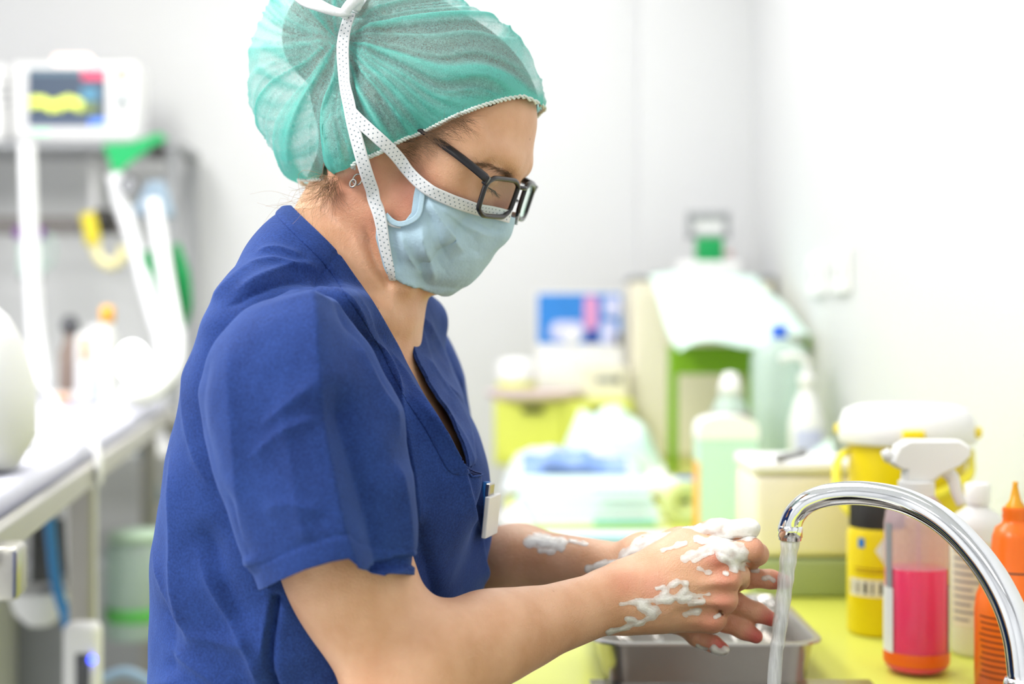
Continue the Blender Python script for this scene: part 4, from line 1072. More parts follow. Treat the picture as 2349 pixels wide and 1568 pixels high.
# ------------------------------------------------------------------ THE PERSON
# head frame: x forward, y to her left, z up, millimetres from the midpoint between the ears
yaw, pitch = math.radians(15), math.radians(30)
HF = np.array([math.cos(yaw) * math.cos(pitch), -math.sin(yaw) * math.cos(pitch), -math.sin(pitch)])
HL = np.array([math.sin(yaw), math.cos(yaw), 0.]); HU = np.cross(HF, HL)
RH = np.stack([HF, HL, HU], 1)
HO = P(1192, 402, 1.105) - RH @ np.array([.088, 0, .028])
def H(x, y, z): return HO + RH @ (np.array([x, y, z], float) * .001)
def HLoc(V): return (np.asarray(V) - HO) @ RH * 1000.

# torso frame
byaw = math.radians(17); BF = (math.cos(byaw), -math.sin(byaw)); BL = (math.sin(byaw), math.cos(byaw))
BREF = P(741, 1000, 1.12)
def body_fl(V):
    dx, dy = V[:, 0] - BREF[0], V[:, 1] - BREF[1]
    return dx * BF[0] + dy * BF[1], dx * BL[0] + dy * BL[1]

def srow(y, xl, xr, d, b, th=byaw, sup=2.3):
    """horizontal section whose PROJECTED left and right edges fall on xl, xr"""
    t = np.linspace(0, 2 * np.pi, 180); ct, st = np.cos(t), np.sin(t)
    k = (np.abs(ct) ** sup + np.abs(st) ** sup) ** (-1 / sup); ct, st = ct * k, st * k
    c = P((xl + xr) / 2, y, d); a = (xr - xl) / 2 / FPX * d
    for it in range(40):
        X = c[0] + a * ct * math.cos(th) + b * st * math.sin(th); Y = c[1] - a * ct * math.sin(th) + b * st * math.cos(th)
        px = CX + X / Y * FPX; l, r = px.min(), px.max()
        c[0] += .5 * ((xl + xr) - (l + r)) / 2 / FPX * d
        a = max(a + .5 * ((xr - xl) - (r - l)) / 2 / FPX * d, .008)
    return (c[2], c[0], c[1], a, b)

TORSO = [srow(490, 690, 770, 1.13, .040), srow(540, 632, 850, 1.13, .075), srow(600, 562, 905, 1.13, .115), srow(660, 510, 940, 1.125, .148),
         srow(740, 460, 985, 1.12, .166), srow(850, 426, 1035, 1.12, .170), srow(950, 399, 1068, 1.12, .170), srow(1020, 383, 1098, 1.12, .168), srow(1080, 372, 1112, 1.12, .166),
         srow(1150, 360, 1122, 1.12, .162), srow(1250, 346, 1122, 1.12, .158), srow(1350, 341, 1112, 1.12, .155), srow(1450, 338, 1095, 1.12, .156),
         srow(1568, 338, 1085, 1.12, .160), srow(1750, 345, 1065, 1.12, .168), srow(1950, 360, 1045, 1.12, .172)]

# ---- skin of head, neck and trunk: one field
G = Grid([-.32, .93, .86], [.06, 1.34, 1.51], .0018)
G.stack(TORSO[:9], BF, k=.0, grow=-.0065, sup=2.25)
G.stack(TORSO[7:], BF, k=.0, grow=-.016, sup=2.25)
neck_lo, neck_hi = P(810, 690, 1.125), H(-12, 0, -8)
G.cone(neck_lo, neck_hi, .058, .047, .030)
G.cone(P(775, 600, 1.13), H(-22, 0, -15), .040, .036, .025)          # back of the neck
G.cone(P(690, 640, 1.08), P(790, 600, 1.12), .03, .042, .03)        # near trapezius
G.cone(P(850, 660, 1.19), P(820, 560, 1.15), .035, .042, .03)
# skull and face
G.ell(H(-4, 0, 45), np.array([88, 72, 68]) * .001, RH, .006)
G.ell(H(40, 0, -12), np.array([46, 57, 60]) * .001, RH, .02)
G.ell(H(66, 0, 36), np.array([22, 44, 16]) * .001, RH, .012)
for s in (-1, 1):
    G.ell(H(52, s * 46, -3), np.array([24, 18, 17]) * .001, RH, .014)
    G.cone(H(0, s * 58, -8), H(8, s * 52, -50), .012, .012, .016)
    G.cone(H(8, s * 52, -50), H(66, s * 14, -72), .012, .012, .016)
    G.ell(H(45, s * 50, -38), np.array([30, 14, 26]) * .001, RH, .016)
    G.ell(H(50, s * 58, 25), np.array([22, 12, 26]) * .001, RH, .016)      # temple
G.ell(H(66, 0, -38), np.array([24, 32, 32]) * .001, RH, .014)
G.ell(H(70, 0, -70), np.array([16, 20, 13]) * .001, RH, .012)
for s in (-1, 1):
    G.ell(H(88, s * 31, 19), np.array([14, 15, 10]) * .001, RH, .010, sub=True)   # sockets
    G.ell(H(70, s * 31, 17), np.array([13.5, 16, 13]) * .001, RH, .004)            # lids over the eyeball
    G.cone(H(76, s * 45, 12), H(85.5, s * 31, 9.5), .0012, .0012, .003, sub=True)   # slit between the lowered lids
    G.cone(H(85.5, s * 31, 9.5), H(82, s * 19, 10), .0012, .0012, .003, sub=True)
    G.cone(H(66, s * 50, 33), H(80, s * 16, 33), .006, .007, .010)                 # brow
G.chain([H(82, 0, 27), H(86, 0, 8), H(92, 0, -12)], [.0065, .0065, .0080], .010)
for s in (-1, 1): G.ell(H(86, s * 11, -16), np.array([10, 7, 8]) * .001, RH, .006)
G.ell(H(87, 0, -40), np.array([6, 20, 5]) * .001, RH, .005); G.ell(H(86, 0, -49), np.array([6, 17, 6]) * .001, RH, .005)
for s in (-1, 1):                                                                   # ears
    R2 = RH @ rotmat(0, .18, -s * .35)
    G.ell(H(-10, s * 77, 6), np.array([17, 4.5, 29]) * .001, R2, .006)
    G.ell(H(-8, s * 81, 8), np.array([10, 4, 18]) * .001, R2, .004, sub=True)
    G.ell(H(-6, s * 73, -25), np.array([8, 4.5, 9]) * .001, R2, .004)
    G.cone(H(2, s * 75, -6), H(2, s * 75, 4), .004, .004, .004)
# sternomastoid cords, larynx and neck folds
G.cone(H(-20, -58, -30), P(905, 720, 1.10), .013, .010, .016)
G.cone(H(-20, 58, -30), P(925, 720, 1.16), .013, .010, .016)
G.cone(P(868, 500, 1.075), P(912, 645, 1.085), .010, .012, .012)
G.cone(P(833, 500, 1.05), P(868, 610, 1.055), .0025, .0035, .008, sub=True)
G.cone(P(868, 610, 1.055), P(893, 655, 1.07), .0035, .0025, .008, sub=True)
# collar bones
G.cone(P(905, 735, 1.10), P(760, 700, 1.0), .008, .009, .014)
G.cone(P(925, 735, 1.15), P(985, 720, 1.22), .008, .009, .014)

def redness(V, pts, sigma):
    r = np.zeros(len(V))
    for p, a in pts: r = np.maximum(r, a * np.exp(-((V - p) ** 2).sum(1) / (2 * sigma ** 2)))
    return r

# ---- near (right) arm and hand
GA = Grid([-.20, .89, .925], [.225, 1.165, 1.24], .0015)
sh, el = P(650, 880, .995), P(930, 1600, .962)
GA.cone(sh, el, .044, .0365, .01)
GA.ell(P(775, 1300, .965), [.037, .036, .06], rotmat(0, -.35, 0), .02)
wr = P(1405, 1375, 1.072)
GA.cone(el, P(1120, 1468, 1.0), .0365, .0285, .016)
GA.cone(P(1000, 1478, .968), P(1200, 1440, 1.02), .029, .0235, .02)          # brachioradialis swell
GA.cone(P(1120, 1468, 1.0), wr, .0285, .0225, .016, sq=((0, 1, 0), 1.12))
HD = (0.12, 1, 0.05)
mcp = [P(1648, 1277, 1.064), P(1662, 1328, 1.060), P(1655, 1375, 1.064), P(1630, 1418, 1.072)]
car = [P(1440, 1345, 1.070), P(1440, 1365, 1.066), P(1440, 1388, 1.068), P(1440, 1408, 1.074)]
for i in range(4):
    GA.cone(car[i], mcp[i], .0125, [.0108, .0108, .0104, .0100][i], .010)
    GA.cone(car[i] + [0, .013, 0], mcp[i] + [-.008, .015, 0], .013, .012, .012)
    GA.cone(car[i] + [.02, -.0105, 0], mcp[i] + [0, -.0088, 0], .0018, .0022, .005)   # tendon
    GA.ell(mcp[i] + [.001, -.003, 0], [.0095, .009, .0085], None, .006)               # knuckle
for i in range(3):                                                                    # hollows between the knuckles
    a = (mcp[i] + mcp[i + 1]) / 2
    GA.cone(a + [.004, -.0135, 0], a + [-.03, -.0155, 0], .0032, .002, .008, sub=True)
GA.cone(wr, (car[1] + car[2]) / 2 + [.02, .004, 0], .0215, .020, .014, sq=(HD, 1.25))
# thumb side: metacarpal and web
GA.cone(P(1450, 1330, 1.085), P(1566, 1252, 1.092), .0155, .0105, .014)
GA.cone(P(1566, 1252, 1.092), P(1640, 1258, 1.090), .010, .0105, .014)
GA.cone(P(1530, 1290, 1.078), P(1640, 1276, 1.072), .013, .010, .014)
GA.chain([P(1566, 1255, 1.098), P(1632, 1256, 1.122), P(1680, 1275, 1.134)], [.0095, .0085, .0075], .006)
# fingers, curled round the other hand
GA.chain([mcp[0], P(1724, 1259, 1.068), P(1737, 1270, 1.086), P(1724, 1287, 1.104)], [.0098, .0083, .0082, .0070], .004)
GA.chain([mcp[1], P(1695, 1317, 1.072), P(1696, 1328, 1.094), P(1680, 1345, 1.110)], [.0100, .0076, .0076, .0068], .004)
GA.chain([mcp[2], P(1660, 1377, 1.085), P(1648, 1388, 1.108)], [.0100, .0082, .0072], .004)
GA.chain([mcp[3], P(1634, 1420, 1.092), P(1622, 1426, 1.110)], [.0096, .0078, .0068], .004)
for a, b in (((1690, 1290, 1.055), (1712, 1293, 1.066)), ((1676, 1347, 1.056), (1688, 1352, 1.068)), ((1650, 1402, 1.058), (1662, 1403, 1.072))):
    GA.cone(P(*a), P(*b), .0016, .002, .004, sub=True)
# ---- far (left) arm and hand
GB = Grid([-.14, 1.035, .95], [.235, 1.36, 1.235], .0015)
GB.cone(P(930, 850, 1.265), P(1000, 1310, 1.275), .040, .036, .01)
GB.cone(P(1000, 1310, 1.275), P(1190, 1291, 1.225), .037, .0305, .016)
GB.cone(P(1190, 1291, 1.225), P(1430, 1299, 1.142), .0305, .0185, .016)
lw = P(1440, 1302, 1.14)
lm = [P(1612, 1318, 1.116), P(1602, 1352, 1.116), P(1582, 1386, 1.117), P(1548, 1416, 1.119)]
for i in range(4):
    GB.cone(lw + np.array([.012, 0, .012 - .009 * i]), lm[i], .0165, .0125, .012)
GB.chain([lm[0], P(1712, 1324, 1.106), P(1768, 1328, 1.101), P(1801, 1334, 1.099)], [.0102, .0082, .0070, .0057], .004)
GB.chain([lm[1], P(1688, 1384, 1.104), P(1738, 1404, 1.100), P(1768, 1419, 1.099)], [.0102, .0083, .0072, .0058], .004)
GB.chain([lm[2], P(1662, 1424, 1.105), P(1706, 1444, 1.101), P(1734, 1459, 1.099)], [.0098, .0080, .0070, .0056], .004)
GB.chain([lm[3], P(1598, 1460, 1.108), P(1636, 1476, 1.103), P(1658, 1487, 1.101)], [.0090, .0070, .0062, .0050], .004)
for c, t in (((1712, 1324, 1.106), (1712, 1300)), ((1768, 1328, 1.101), (1768, 1310)), ((1688, 1384, 1.104), (1700, 1362)), ((1738, 1404, 1.1), (1746, 1386)),
             ((1662, 1424, 1.105), (1672, 1404)), ((1706, 1444, 1.101), (1714, 1428)), ((1598, 1460, 1.108), (1606, 1442)), ((1636, 1476, 1.103), (1642, 1462))):
    p = P(*c); q = P(t[0], t[1], c[2]); e = (q - p)                               # creases on the palm side of the joints
    GB.cone(p + e + [0, -.0085, 0], p - e + [0, -.0085, 0], .0010, .0010, .003, sub=True)
GB.chain([P(1470, 1285, 1.132), P(1556, 1250, 1.108), P(1640, 1224, 1.086), P(1718, 1213, 1.074)], [.0165, .0125, .0098, .0076], .008)

EXT = [('head', G, .0), ('arm', GA, .0), ('arm', GB, .0)]
BV, BFc, BR, off = [], [], [], 0
tips_far = [(P(1803, 1338, 1.094), 1.), (P(1772, 1424, 1.094), 1.), (P(1738, 1462, 1.094), 1.), (P(1655, 1484, 1.096), 1.), (P(1740, 1330, 1.1), .35), (P(1700, 1385, 1.098), .35), (P(1680, 1430, 1.098), .35), (P(1610, 1462, 1.1), .3)]
near_red = [(mcp[0] + [0, -.01, 0], .6), (mcp[1] + [0, -.01, 0], .45), (mcp[2] + [0, -.01, 0], .5), (mcp[3] + [0, -.01, 0], .45), (P(1750, 1262, 1.065), .45), (P(1500, 1345, 1.05), .35), (P(1440, 1330, 1.05), .3)]
for nm, g, iso in EXT:
    V, F = g.mesh(iso, 2)
    if g is G:
        N = vnormals(V, F)
        V = V + N * fold(V, N, [([(835, 508), (842, 550), (858, 596), (878, 636), (897, 662)], -.0042, 9, 7, .35, .1, 1.3), ([(862, 520), (878, 575), (898, 630), (906, 650)], .0022, 8, 8, .3, .1, 1.2), ([(880, 540), (892, 590), (906, 640)], -.0026, 5, 5, .3, .1, 1.3),
                                ([(800, 500), (818, 560), (850, 630), (885, 690)], .0018, 14, 10, .3, .3, 1.2), ([(905, 665), (900, 700), (905, 740)], .0012, 6, 6, .3, .3, 1.2)])[:, None]
        L = HLoc(V)
        r = np.maximum(redness(V, [(H(95, 0, -6), .9), (H(62, -50, -14), .25), (H(90, -14, -14), .6), (H(-8, -78, 5), .5)], .014),
                       redness(V, [(P(930, 440, 1.05), .55), (P(905, 490, 1.05), .45), (P(860, 520, 1.06), .3), (P(800, 440, 1.07), .3), (P(835, 410, 1.05), .5)], .016))
    elif g is GA: r = redness(V, near_red, .010)
    else: r = redness(V, tips_far, .0085)
    BV.append(V); BFc.append(F + off); BR.append(r); off += len(V)
BV = np.concatenate(BV); BFc = np.concatenate(BFc); BR = np.concatenate(BR)

FEET = np.array([BREF[0] - .03, BREF[1], 0.])
person = thing('person', 'woman in navy scrubs, green cap and blue mask washing hands at the tap', 'person', FEET)

# ---- skin material
M_skin, nt, b, out = new_mat('skin')
tc = node(nt, 'ShaderNodeTexCoord')
n1 = node(nt, 'ShaderNodeTexNoise'); n1.inputs['Scale'].default_value = 38; n1.inputs['Detail'].default_value = 5
n2 = node(nt, 'ShaderNodeTexNoise'); n2.inputs['Scale'].default_value = 260; n2.inputs['Detail'].default_value = 4
vo = node(nt, 'ShaderNodeTexVoronoi'); vo.inputs['Scale'].default_value = 62; vo.inputs['Randomness'].default_value = 1
for n in (n1, n2, vo): nt.links.new(tc.outputs['Object'], n.inputs['Vector'])
c1 = node(nt, 'ShaderNodeMix', data_type='RGBA'); c1.inputs[6].default_value = lin('#d9a47f'); c1.inputs[7].default_value = lin('#e8b896')
r1 = node(nt, 'ShaderNodeMapRange'); r1.inputs[1].default_value = .32; r1.inputs[2].default_value = .68
nt.links.new(n1.outputs['Fac'], r1.inputs[0]); nt.links.new(r1.outputs[0], c1.inputs[0])
at = node(nt, 'ShaderNodeAttribute', attribute_name='red')
c2 = node(nt, 'ShaderNodeMix', data_type='RGBA'); c2.inputs[7].default_value = lin('#cc5f58')
ml = node(nt, 'ShaderNodeMath', operation='MULTIPLY'); ml.inputs[1].default_value = 1.0
nt.links.new(at.outputs['Fac'], ml.inputs[0]); nt.links.new(ml.outputs[0], c2.inputs[0]); nt.links.new(c1.outputs[2], c2.inputs[6])
fr = node(nt, 'ShaderNodeMapRange'); fr.inputs[1].default_value = .05; fr.inputs[2].default_value = .085; fr.inputs[3].default_value = .55; fr.inputs[4].default_value = 0
nt.links.new(vo.outputs['Distance'], fr.inputs[0])
gt = node(nt, 'ShaderNodeMath', operation='GREATER_THAN'); gt.inputs[1].default_value = .80
sep = node(nt, 'ShaderNodeSeparateColor'); nt.links.new(vo.outputs['Color'], sep.inputs[0]); nt.links.new(sep.outputs[0], gt.inputs[0])
mu = node(nt, 'ShaderNodeMath', operation='MULTIPLY'); nt.links.new(fr.outputs[0], mu.inputs[0]); nt.links.new(gt.outputs[0], mu.inputs[1])
c3 = node(nt, 'ShaderNodeMix', data_type='RGBA'); c3.inputs[7].default_value = lin('#8f4f38')
nt.links.new(mu.outputs[0], c3.inputs[0]); nt.links.new(c2.outputs[2], c3.inputs[6]); nt.links.new(c3.outputs[2], b.inputs['Base Color'])
bp = node(nt, 'ShaderNodeBump'); bp.inputs['Strength'].default_value = .38; bp.inputs['Distance'].default_value = .0012
n3 = node(nt, 'ShaderNodeTexNoise'); n3.inputs['Scale'].default_value = 900; n3.inputs['Detail'].default_value = 3; nt.links.new(tc.outputs['Object'], n3.inputs['Vector'])
ad = node(nt, 'ShaderNodeMath', operation='ADD'); nt.links.new(n2.outputs['Fac'], ad.inputs[0]); nt.links.new(n3.outputs['Fac'], ad.inputs[1])
nt.links.new(ad.outputs[0], bp.inputs['Height']); nt.links.new(bp.outputs['Normal'], b.inputs['Normal'])
b.inputs['Roughness'].default_value = .46
b.inputs['Subsurface Weight'].default_value = .25; b.inputs['Subsurface Radius'].default_value = (1, .38, .22); b.inputs['Subsurface Scale'].default_value = .005
body = part('body', (BV, BFc), M_skin, person, world=True, attrs={'red': BR})

# ---- cloth material
M_scrub, nt, b, out = new_mat('navy_cotton')
tc = node(nt, 'ShaderNodeTexCoord')
n1 = node(nt, 'ShaderNodeTexNoise'); n1.inputs['Scale'].default_value = 14; n1.inputs['Detail'].default_value = 6; n1.inputs['Roughness'].default_value = .65
n2 = node(nt, 'ShaderNodeTexNoise'); n2.inputs['Scale'].default_value = 650; n2.inputs['Detail'].default_value = 3
for n in (n1, n2): nt.links.new(tc.outputs['Object'], n.inputs['Vector'])
c1 = node(nt, 'ShaderNodeMix', data_type='RGBA'); c1.inputs[6].default_value = lin('#182d66'); c1.inputs[7].default_value = lin('#29468c')
av = node(nt, 'ShaderNodeMath', operation='MULTIPLY_ADD'); av.inputs[1].default_value = .55; nt.links.new(n2.outputs['Fac'], av.inputs[0])
hv = node(nt, 'ShaderNodeMath', operation='MULTIPLY'); hv.inputs[1].default_value = .45; nt.links.new(n1.outputs['Fac'], hv.inputs[0]); nt.links.new(hv.outputs[0], av.inputs[2])
r1 = node(nt, 'ShaderNodeMapRange'); r1.inputs[1].default_value = .35; r1.inputs[2].default_value = .65; nt.links.new(av.outputs[0], r1.inputs[0])
nt.links.new(r1.outputs[0], c1.inputs[0]); nt.links.new(c1.outputs[2], b.inputs['Base Color'])
bp = node(nt, 'ShaderNodeBump'); bp.inputs['Strength'].default_value = .3; bp.inputs['Distance'].default_value = .001
nt.links.new(n2.outputs['Fac'], bp.inputs['Height'])
nl = node(nt, 'ShaderNodeTexNoise'); nl.inputs['Scale'].default_value = 45; nl.inputs['Detail'].default_value = 3; nt.links.new(tc.outputs['Object'], nl.inputs['Vector'])
bp2 = node(nt, 'ShaderNodeBump'); bp2.inputs['Strength'].default_value = .25; bp2.inputs['Distance'].default_value = .004
nt.links.new(nl.outputs['Fac'], bp2.inputs['Height']); nt.links.new(bp.outputs['Normal'], bp2.inputs['Normal'])
nt.links.new(bp2.outputs['Normal'], b.inputs['Normal'])
b.inputs['Roughness'].default_value = .85; b.inputs['Sheen Weight'].default_value = .35; b.inputs['Sheen Roughness'].default_value = .5
b.inputs['Sheen Tint'].default_value = lin('#7f9be0'); b.inputs['Specular IOR Level'].default_value = .25

def solidify(o, t, off=-1):
    md = o.modifiers.new('thickness', 'SOLIDIFY'); md.thickness = t; md.offset = off

def crop(x, y): return (300 + .694 * x, 480 + .694 * y)
def crops(*p): return [crop(*q) for q in p]

# ---- scrub top: trunk
GS = Grid([-.33, .92, .72], [.06, 1.34, 1.35], .002)
GS.stack(TORSO, BF, k=.0, sup=2.3)
def bust(px, py, d, r): GS.ell(P(px, py, d), r, rotmat(0, 0, -byaw), .035)
bust(960, 1100, 1.045, [.042, .04, .06])
GS.cone(P(690, 625, 1.07), P(790, 590, 1.12), .040, .050, .025)
GS.cone(P(850, 650, 1.19), P(820, 590, 1.15), .046, .05, .025)
GS.cone(P(890, 740, 1.09), P(740, 715, 1.0), .017, .018, .02)
GS.cone(P(925, 740, 1.15), P(975, 735, 1.22), .017, .018, .02)
V, F = GS.mesh(0, 3)
N = vnormals(V, F)
TF = [ # pts, amp, left width, right width, taper, taper, exponent
    (crops((215, 400), (185, 560), (190, 720), (240, 860), (300, 960)), .004, 40, 16, .3, .3, 1.0),
    (crops((135, 700), (150, 950), (160, 1190), (195, 1400), (230, 1500)), .009, 50, 16, .35, .35, 1.0),
    (crops((205, 1090), (300, 1290), (390, 1450), (440, 1620)), .010, 60, 18, .3, .2, 1.0),
    (crops((70, 1080), (110, 1200), (170, 1340), (230, 1440)), .007, 30, 16, .35, .35, 1.0),
    (crops((230, 1000), (290, 1180), (360, 1330), (430, 1440)), -.009, 34, 34, .3, .3, 1.5),
    (crops((100, 1250), (130, 1380), (150, 1560)), -.005, 24, 28, .3, .2, 1.5),
    (crops((170, 1400), (300, 1425), (420, 1450)), .005, 22, 26, .3, .3, 1.1),
    (crops((90, 1430), (220, 1510), (360, 1620)), .006, 30, 20, .3, .2, 1.0),
    (crops((60, 1560), (200, 1580), (330, 1680)), .005, 24, 20, .3, .2, 1.0),
    # chest: folds running down from the shoulder
    (crops((700, 250), (800, 410), (930, 610), (1040, 760), (1090, 830)), .004, 12, 24, .2, .2, 1.0),
    (crops((640, 215), (750, 380), (850, 550), (890, 720), (900, 800)), .007, 24, 10, .2, .3, 1.0),
    (crops((760, 330), (860, 520), (900, 640)), -.004, 12, 12, .3, .3, 1.4),
    (crops((800, 470), (880, 650), (930, 860), (945, 1020), (990, 1180)), .007, 30, 14, .3, .3, 1.0),
    (crops((880, 600), (1000, 730), (1075, 820), (1110, 950), (1150, 1100), (1175, 1260)), .009, 60, 14, .25, .1, 1.0),
    (crops((1100, 830), (1130, 950), (1165, 1100), (1190, 1240)), -.007, 12, 20, .1, .2, 1.4),
    (crops((940, 1000), (970, 1120), (1010, 1250), (1020, 1330)), -.006, 14, 26, .2, .1, 1.3),
    # back of the shoulder
    (crops((330, 285), (440, 222), (560, 182), (640, 212)), .004, 10, 14), (crops((300, 335), (420, 275), (540, 238), (600, 262)), -.003, 8, 10),
    (crops((400, 150), (480, 128), (580, 160)), .003, 9, 9), (crops((380, 190), (470, 168), (560, 192)), .003, 8, 8), (crops((260, 320), (330, 240), (420, 170)), .003, 12, 12),
    (crops((1080, 480), (1090, 560), (1100, 640)), .003, 8, 8), (crops((960, 480), (1040, 590), (1100, 650)), .003, 8, 9),
    (crops((950, 330), (1010, 430), (1060, 560)), .003, 10, 8),
    (crops((490, 1265), (470, 1400), (465, 1500), (490, 1600)), -.010, 6, 9, .05, .05, 1.3), (crops((465, 1265), (445, 1400), (440, 1500)), .004, 14, 8),
]
D = fold(V, N, TF) + .0011 * smooth_noise(V, 26, 3) + .0006 * smooth_noise(V, 60, 5)
V = V + N * D[:, None]
# neck opening: V prism + neck hole
fl, ll = body_fl(V)
lz = np.stack([ll, V[:, 2]], 1)
near_edge = spline([(600, 400), (650, 455), (690, 497), (735, 540), (776, 583), (820, 645), (860, 704), (905, 780), (932, 836), (968, 900), (1012, 968), (1056, 1050)], 60)
far_edge = spline([(880, 560), (900, 655), (925, 722), (945, 790), (966, 850), (1000, 905), (1030, 945), (1048, 990), (1056, 1050)], 50)
Q = pix(V)
d1_, s1_, _ = poly_dist(Q, near_edge); d2_, s2_, _ = poly_dist(Q, far_edge)
gn = -d1_ * s1_ * V[:, 1] / FPX; gf = d2_ * s2_ * V[:, 1] / FPX
gn = np.where((fl > -.10) & (V[:, 2] > 1.118), gn, -.05); gf = np.where((fl > .0) & (V[:, 2] > 1.118), gf, -.05)
A0, B0 = P(800, 640, 1.125), P(875, 420, 1.135)
ba = B0 - A0; t = np.clip(((V - A0) @ ba) / (ba @ ba), -1.0, 1.5)
g2 = .058 - np.linalg.norm(V - A0 - t[:, None] * ba, axis=1); g2 = np.where(V[:, 2] > 1.26, g2, -.05)
mid = .004 + .25 * np.clip(V[:, 2] - 1.25, 0, .2)
cutf = np.where(ll < mid, gn, np.maximum(gf, g2))
cf = -cutf
shoulder_seam = [(774, 582), (748, 612), (715, 668)]
V2, F2, (N2, c2_) = clip_mesh(V, F, cf, [N, cf])
Q2 = pix(V2)
dd, _, _ = poly_dist(Q2, shoulder_seam)
near = N2[:, 1] < .2
V2 = V2 - N2 * ((.0012 * np.exp(-(dd / 5) ** 2)) * near)[:, None]
scrub = part('scrub_top', (V2, F2), M_scrub, person, world=True, label='navy blue short sleeved cotton scrub top with a V neck')
solidify(scrub, .0016)
# neck band
Vb, Fb, (Nb, cb) = clip_mesh(V2, F2, .0125 - c2_, [N2, c2_])
Vb = Vb + Nb * (.0013 - .0009 * np.clip((cb - .0105) / .002, 0, 1))[:, None]
band = part('neckband', (Vb, Fb), M_scrub, scrub, world=True); solidify(band, .0012)
# ---- near sleeve
SL = [srow(672, 672, 722, 1.0, .016, 0), srow(690, 626, 748, .99, .034, 0), srow(720, 570, 775, .985, .048, 0), srow(760, 520, 805, .98, .058, 0), srow(820, 476, 846, .975, .063, 0), srow(900, 452, 888, .97, .065, 0),
      srow(1000, 462, 925, .965, .064, 0), srow(1100, 500, 941, .96, .062, 0), srow(1200, 543, 946, .958, .060, 0), srow(1320, 592, 940, .955, .058, 0), srow(1420, 625, 930, .955, .056, 0)]
GN = Grid([-.26, .87, .98], [-.03, 1.09, 1.27], .0016)
GN.stack(SL, (1, 0), k=0, sup=2.15)
V, F = GN.mesh(0, 3); N = vnormals(V, F)
SF = [
    (crops((572, 275), (590, 480), (620, 660), (660, 860), (700, 1070), (742, 1200)), .019, 80, 110, .08, .001, 1.0),
    (crops((650, 560), (720, 800), (790, 1010), (830, 1200)), -.015, 46, 60, .2, .001, 1.5),
    (crops((345, 380), (345, 560), (365, 860), (390, 1060), (430, 1200)), .0045, 24, 40, .25, .05, 1.2),
    (crops((300, 430), (250, 560), (240, 700), (300, 880)), -.004, 20, 26, .3, .3, 1.4),
    (crops((690, 375), (760, 530), (850, 690), (880, 800)), .007, 40, 14, .3, .3, 1.1),
    (crops((620, 300), (700, 400), (800, 560), (850, 690)), -.005, 12, 18, .2, .3, 1.3),
    (crops((430, 730), (520, 650), (610, 590)), .0030, 12, 18), (crops((400, 830), (500, 740), (630, 690)), .0030, 12, 22),
    (crops((860, 820), (890, 960), (905, 1090), (912, 1210)), .005, 30, 12, .2, .001, 1.1),
    (crops((440, 985), (540, 965), (650, 1000)), .0022, 14, 20), (crops((500, 560), (515, 720), (560, 960), (590, 1110)), .0030, 30, 30, .3, .1),
    (crops((330, 900), (370, 1020), (420, 1150)), -.003, 14, 16, .3, .1, 1.3),
]
D = fold(V, N, SF) + .0010 * smooth_noise(V, 30, 7) + .0005 * smooth_noise(V, 70, 8)
V = V + N * D[:, None]
Q = pix(V)
# hem line, in the arm's own slanted plane: front side reaches lower at the back edge
near_hem = np.interp(Q[:, 0], [560, 605, 640, 700, 760, 800, 825, 870, 945], [1362, 1350, 1332, 1306, 1288, 1281, 1302, 1314, 1318])
far_hem = np.interp(Q[:, 0], [560, 605, 700, 800, 945], [1362, 1352, 1318, 1310, 1318])
wside = np.clip((N[:, 1] + .25) / .5, 0, 1)
hem = near_hem * (1 - wside) + far_hem * wside
hemd = (hem - Q[:, 1]) / FPX * .96
topd = (V[:, 2] - 1.0)
V2, F2, (N2, h2) = clip_mesh(V, F, hemd, [N, hemd])
h2c = np.abs(h2 - .0165)
V2 = V2 - N2 * (.0009 * np.exp(-(h2c / .0016) ** 2))[:, None] + N2 * (.0005 * (h2 < .0165))[:, None]
slv = part('sleeve', (V2, F2), M_scrub, scrub, world=True); solidify(slv, .0016)
# ---- far sleeve
SR = [srow(y_, xr_ - w_, xr_, 1.265, b_, 0) for y_, xr_, w_, b_ in ((672, 955, 60, .02), (700, 985, 120, .036), (740, 1010, 170, .046), (790, 1038, 205, .052), (850, 1060, 230, .056), (930, 1074, 245, .058), (1050, 1100, 250, .058),
      (1150, 1126, 250, .058), (1215, 1142, 250, .058), (1290, 1138, 245, .058), (1420, 1118, 240, .058))]
GR = Grid([-.17, 1.18, .95], [.03, 1.36, 1.28], .002)
GR.stack(SR, (1, 0), k=0, sup=2.1)
V, F = GR.mesh(0, 2); N = vnormals(V, F)
D = fold(V, N, [(crops((1080, 520), (1095, 620), (1110, 700)), .003, 8, 8), (crops((1170, 1000), (1195, 1060), (1205, 1130)), .004, 8, 8), (crops((1190, 1080), (1185, 1160), (1180, 1230)), -.003, 8, 8)], False) + .001 * smooth_noise(V, 30, 9)
V = V + N * D[:, None]
V2, F2, _ = clip_mesh(V, F, 1345 - pix(V)[:, 1])
slf = part('sleeve', (V2, F2), M_scrub, scrub, world=True); solidify(slf, .0016)
# ------------------------------------------------------------------ hair, cap, mask, glasses
def mesh_iso(g, iso, sm=2): return g.mesh(iso, sm)
rng = np.random.RandomState(4)
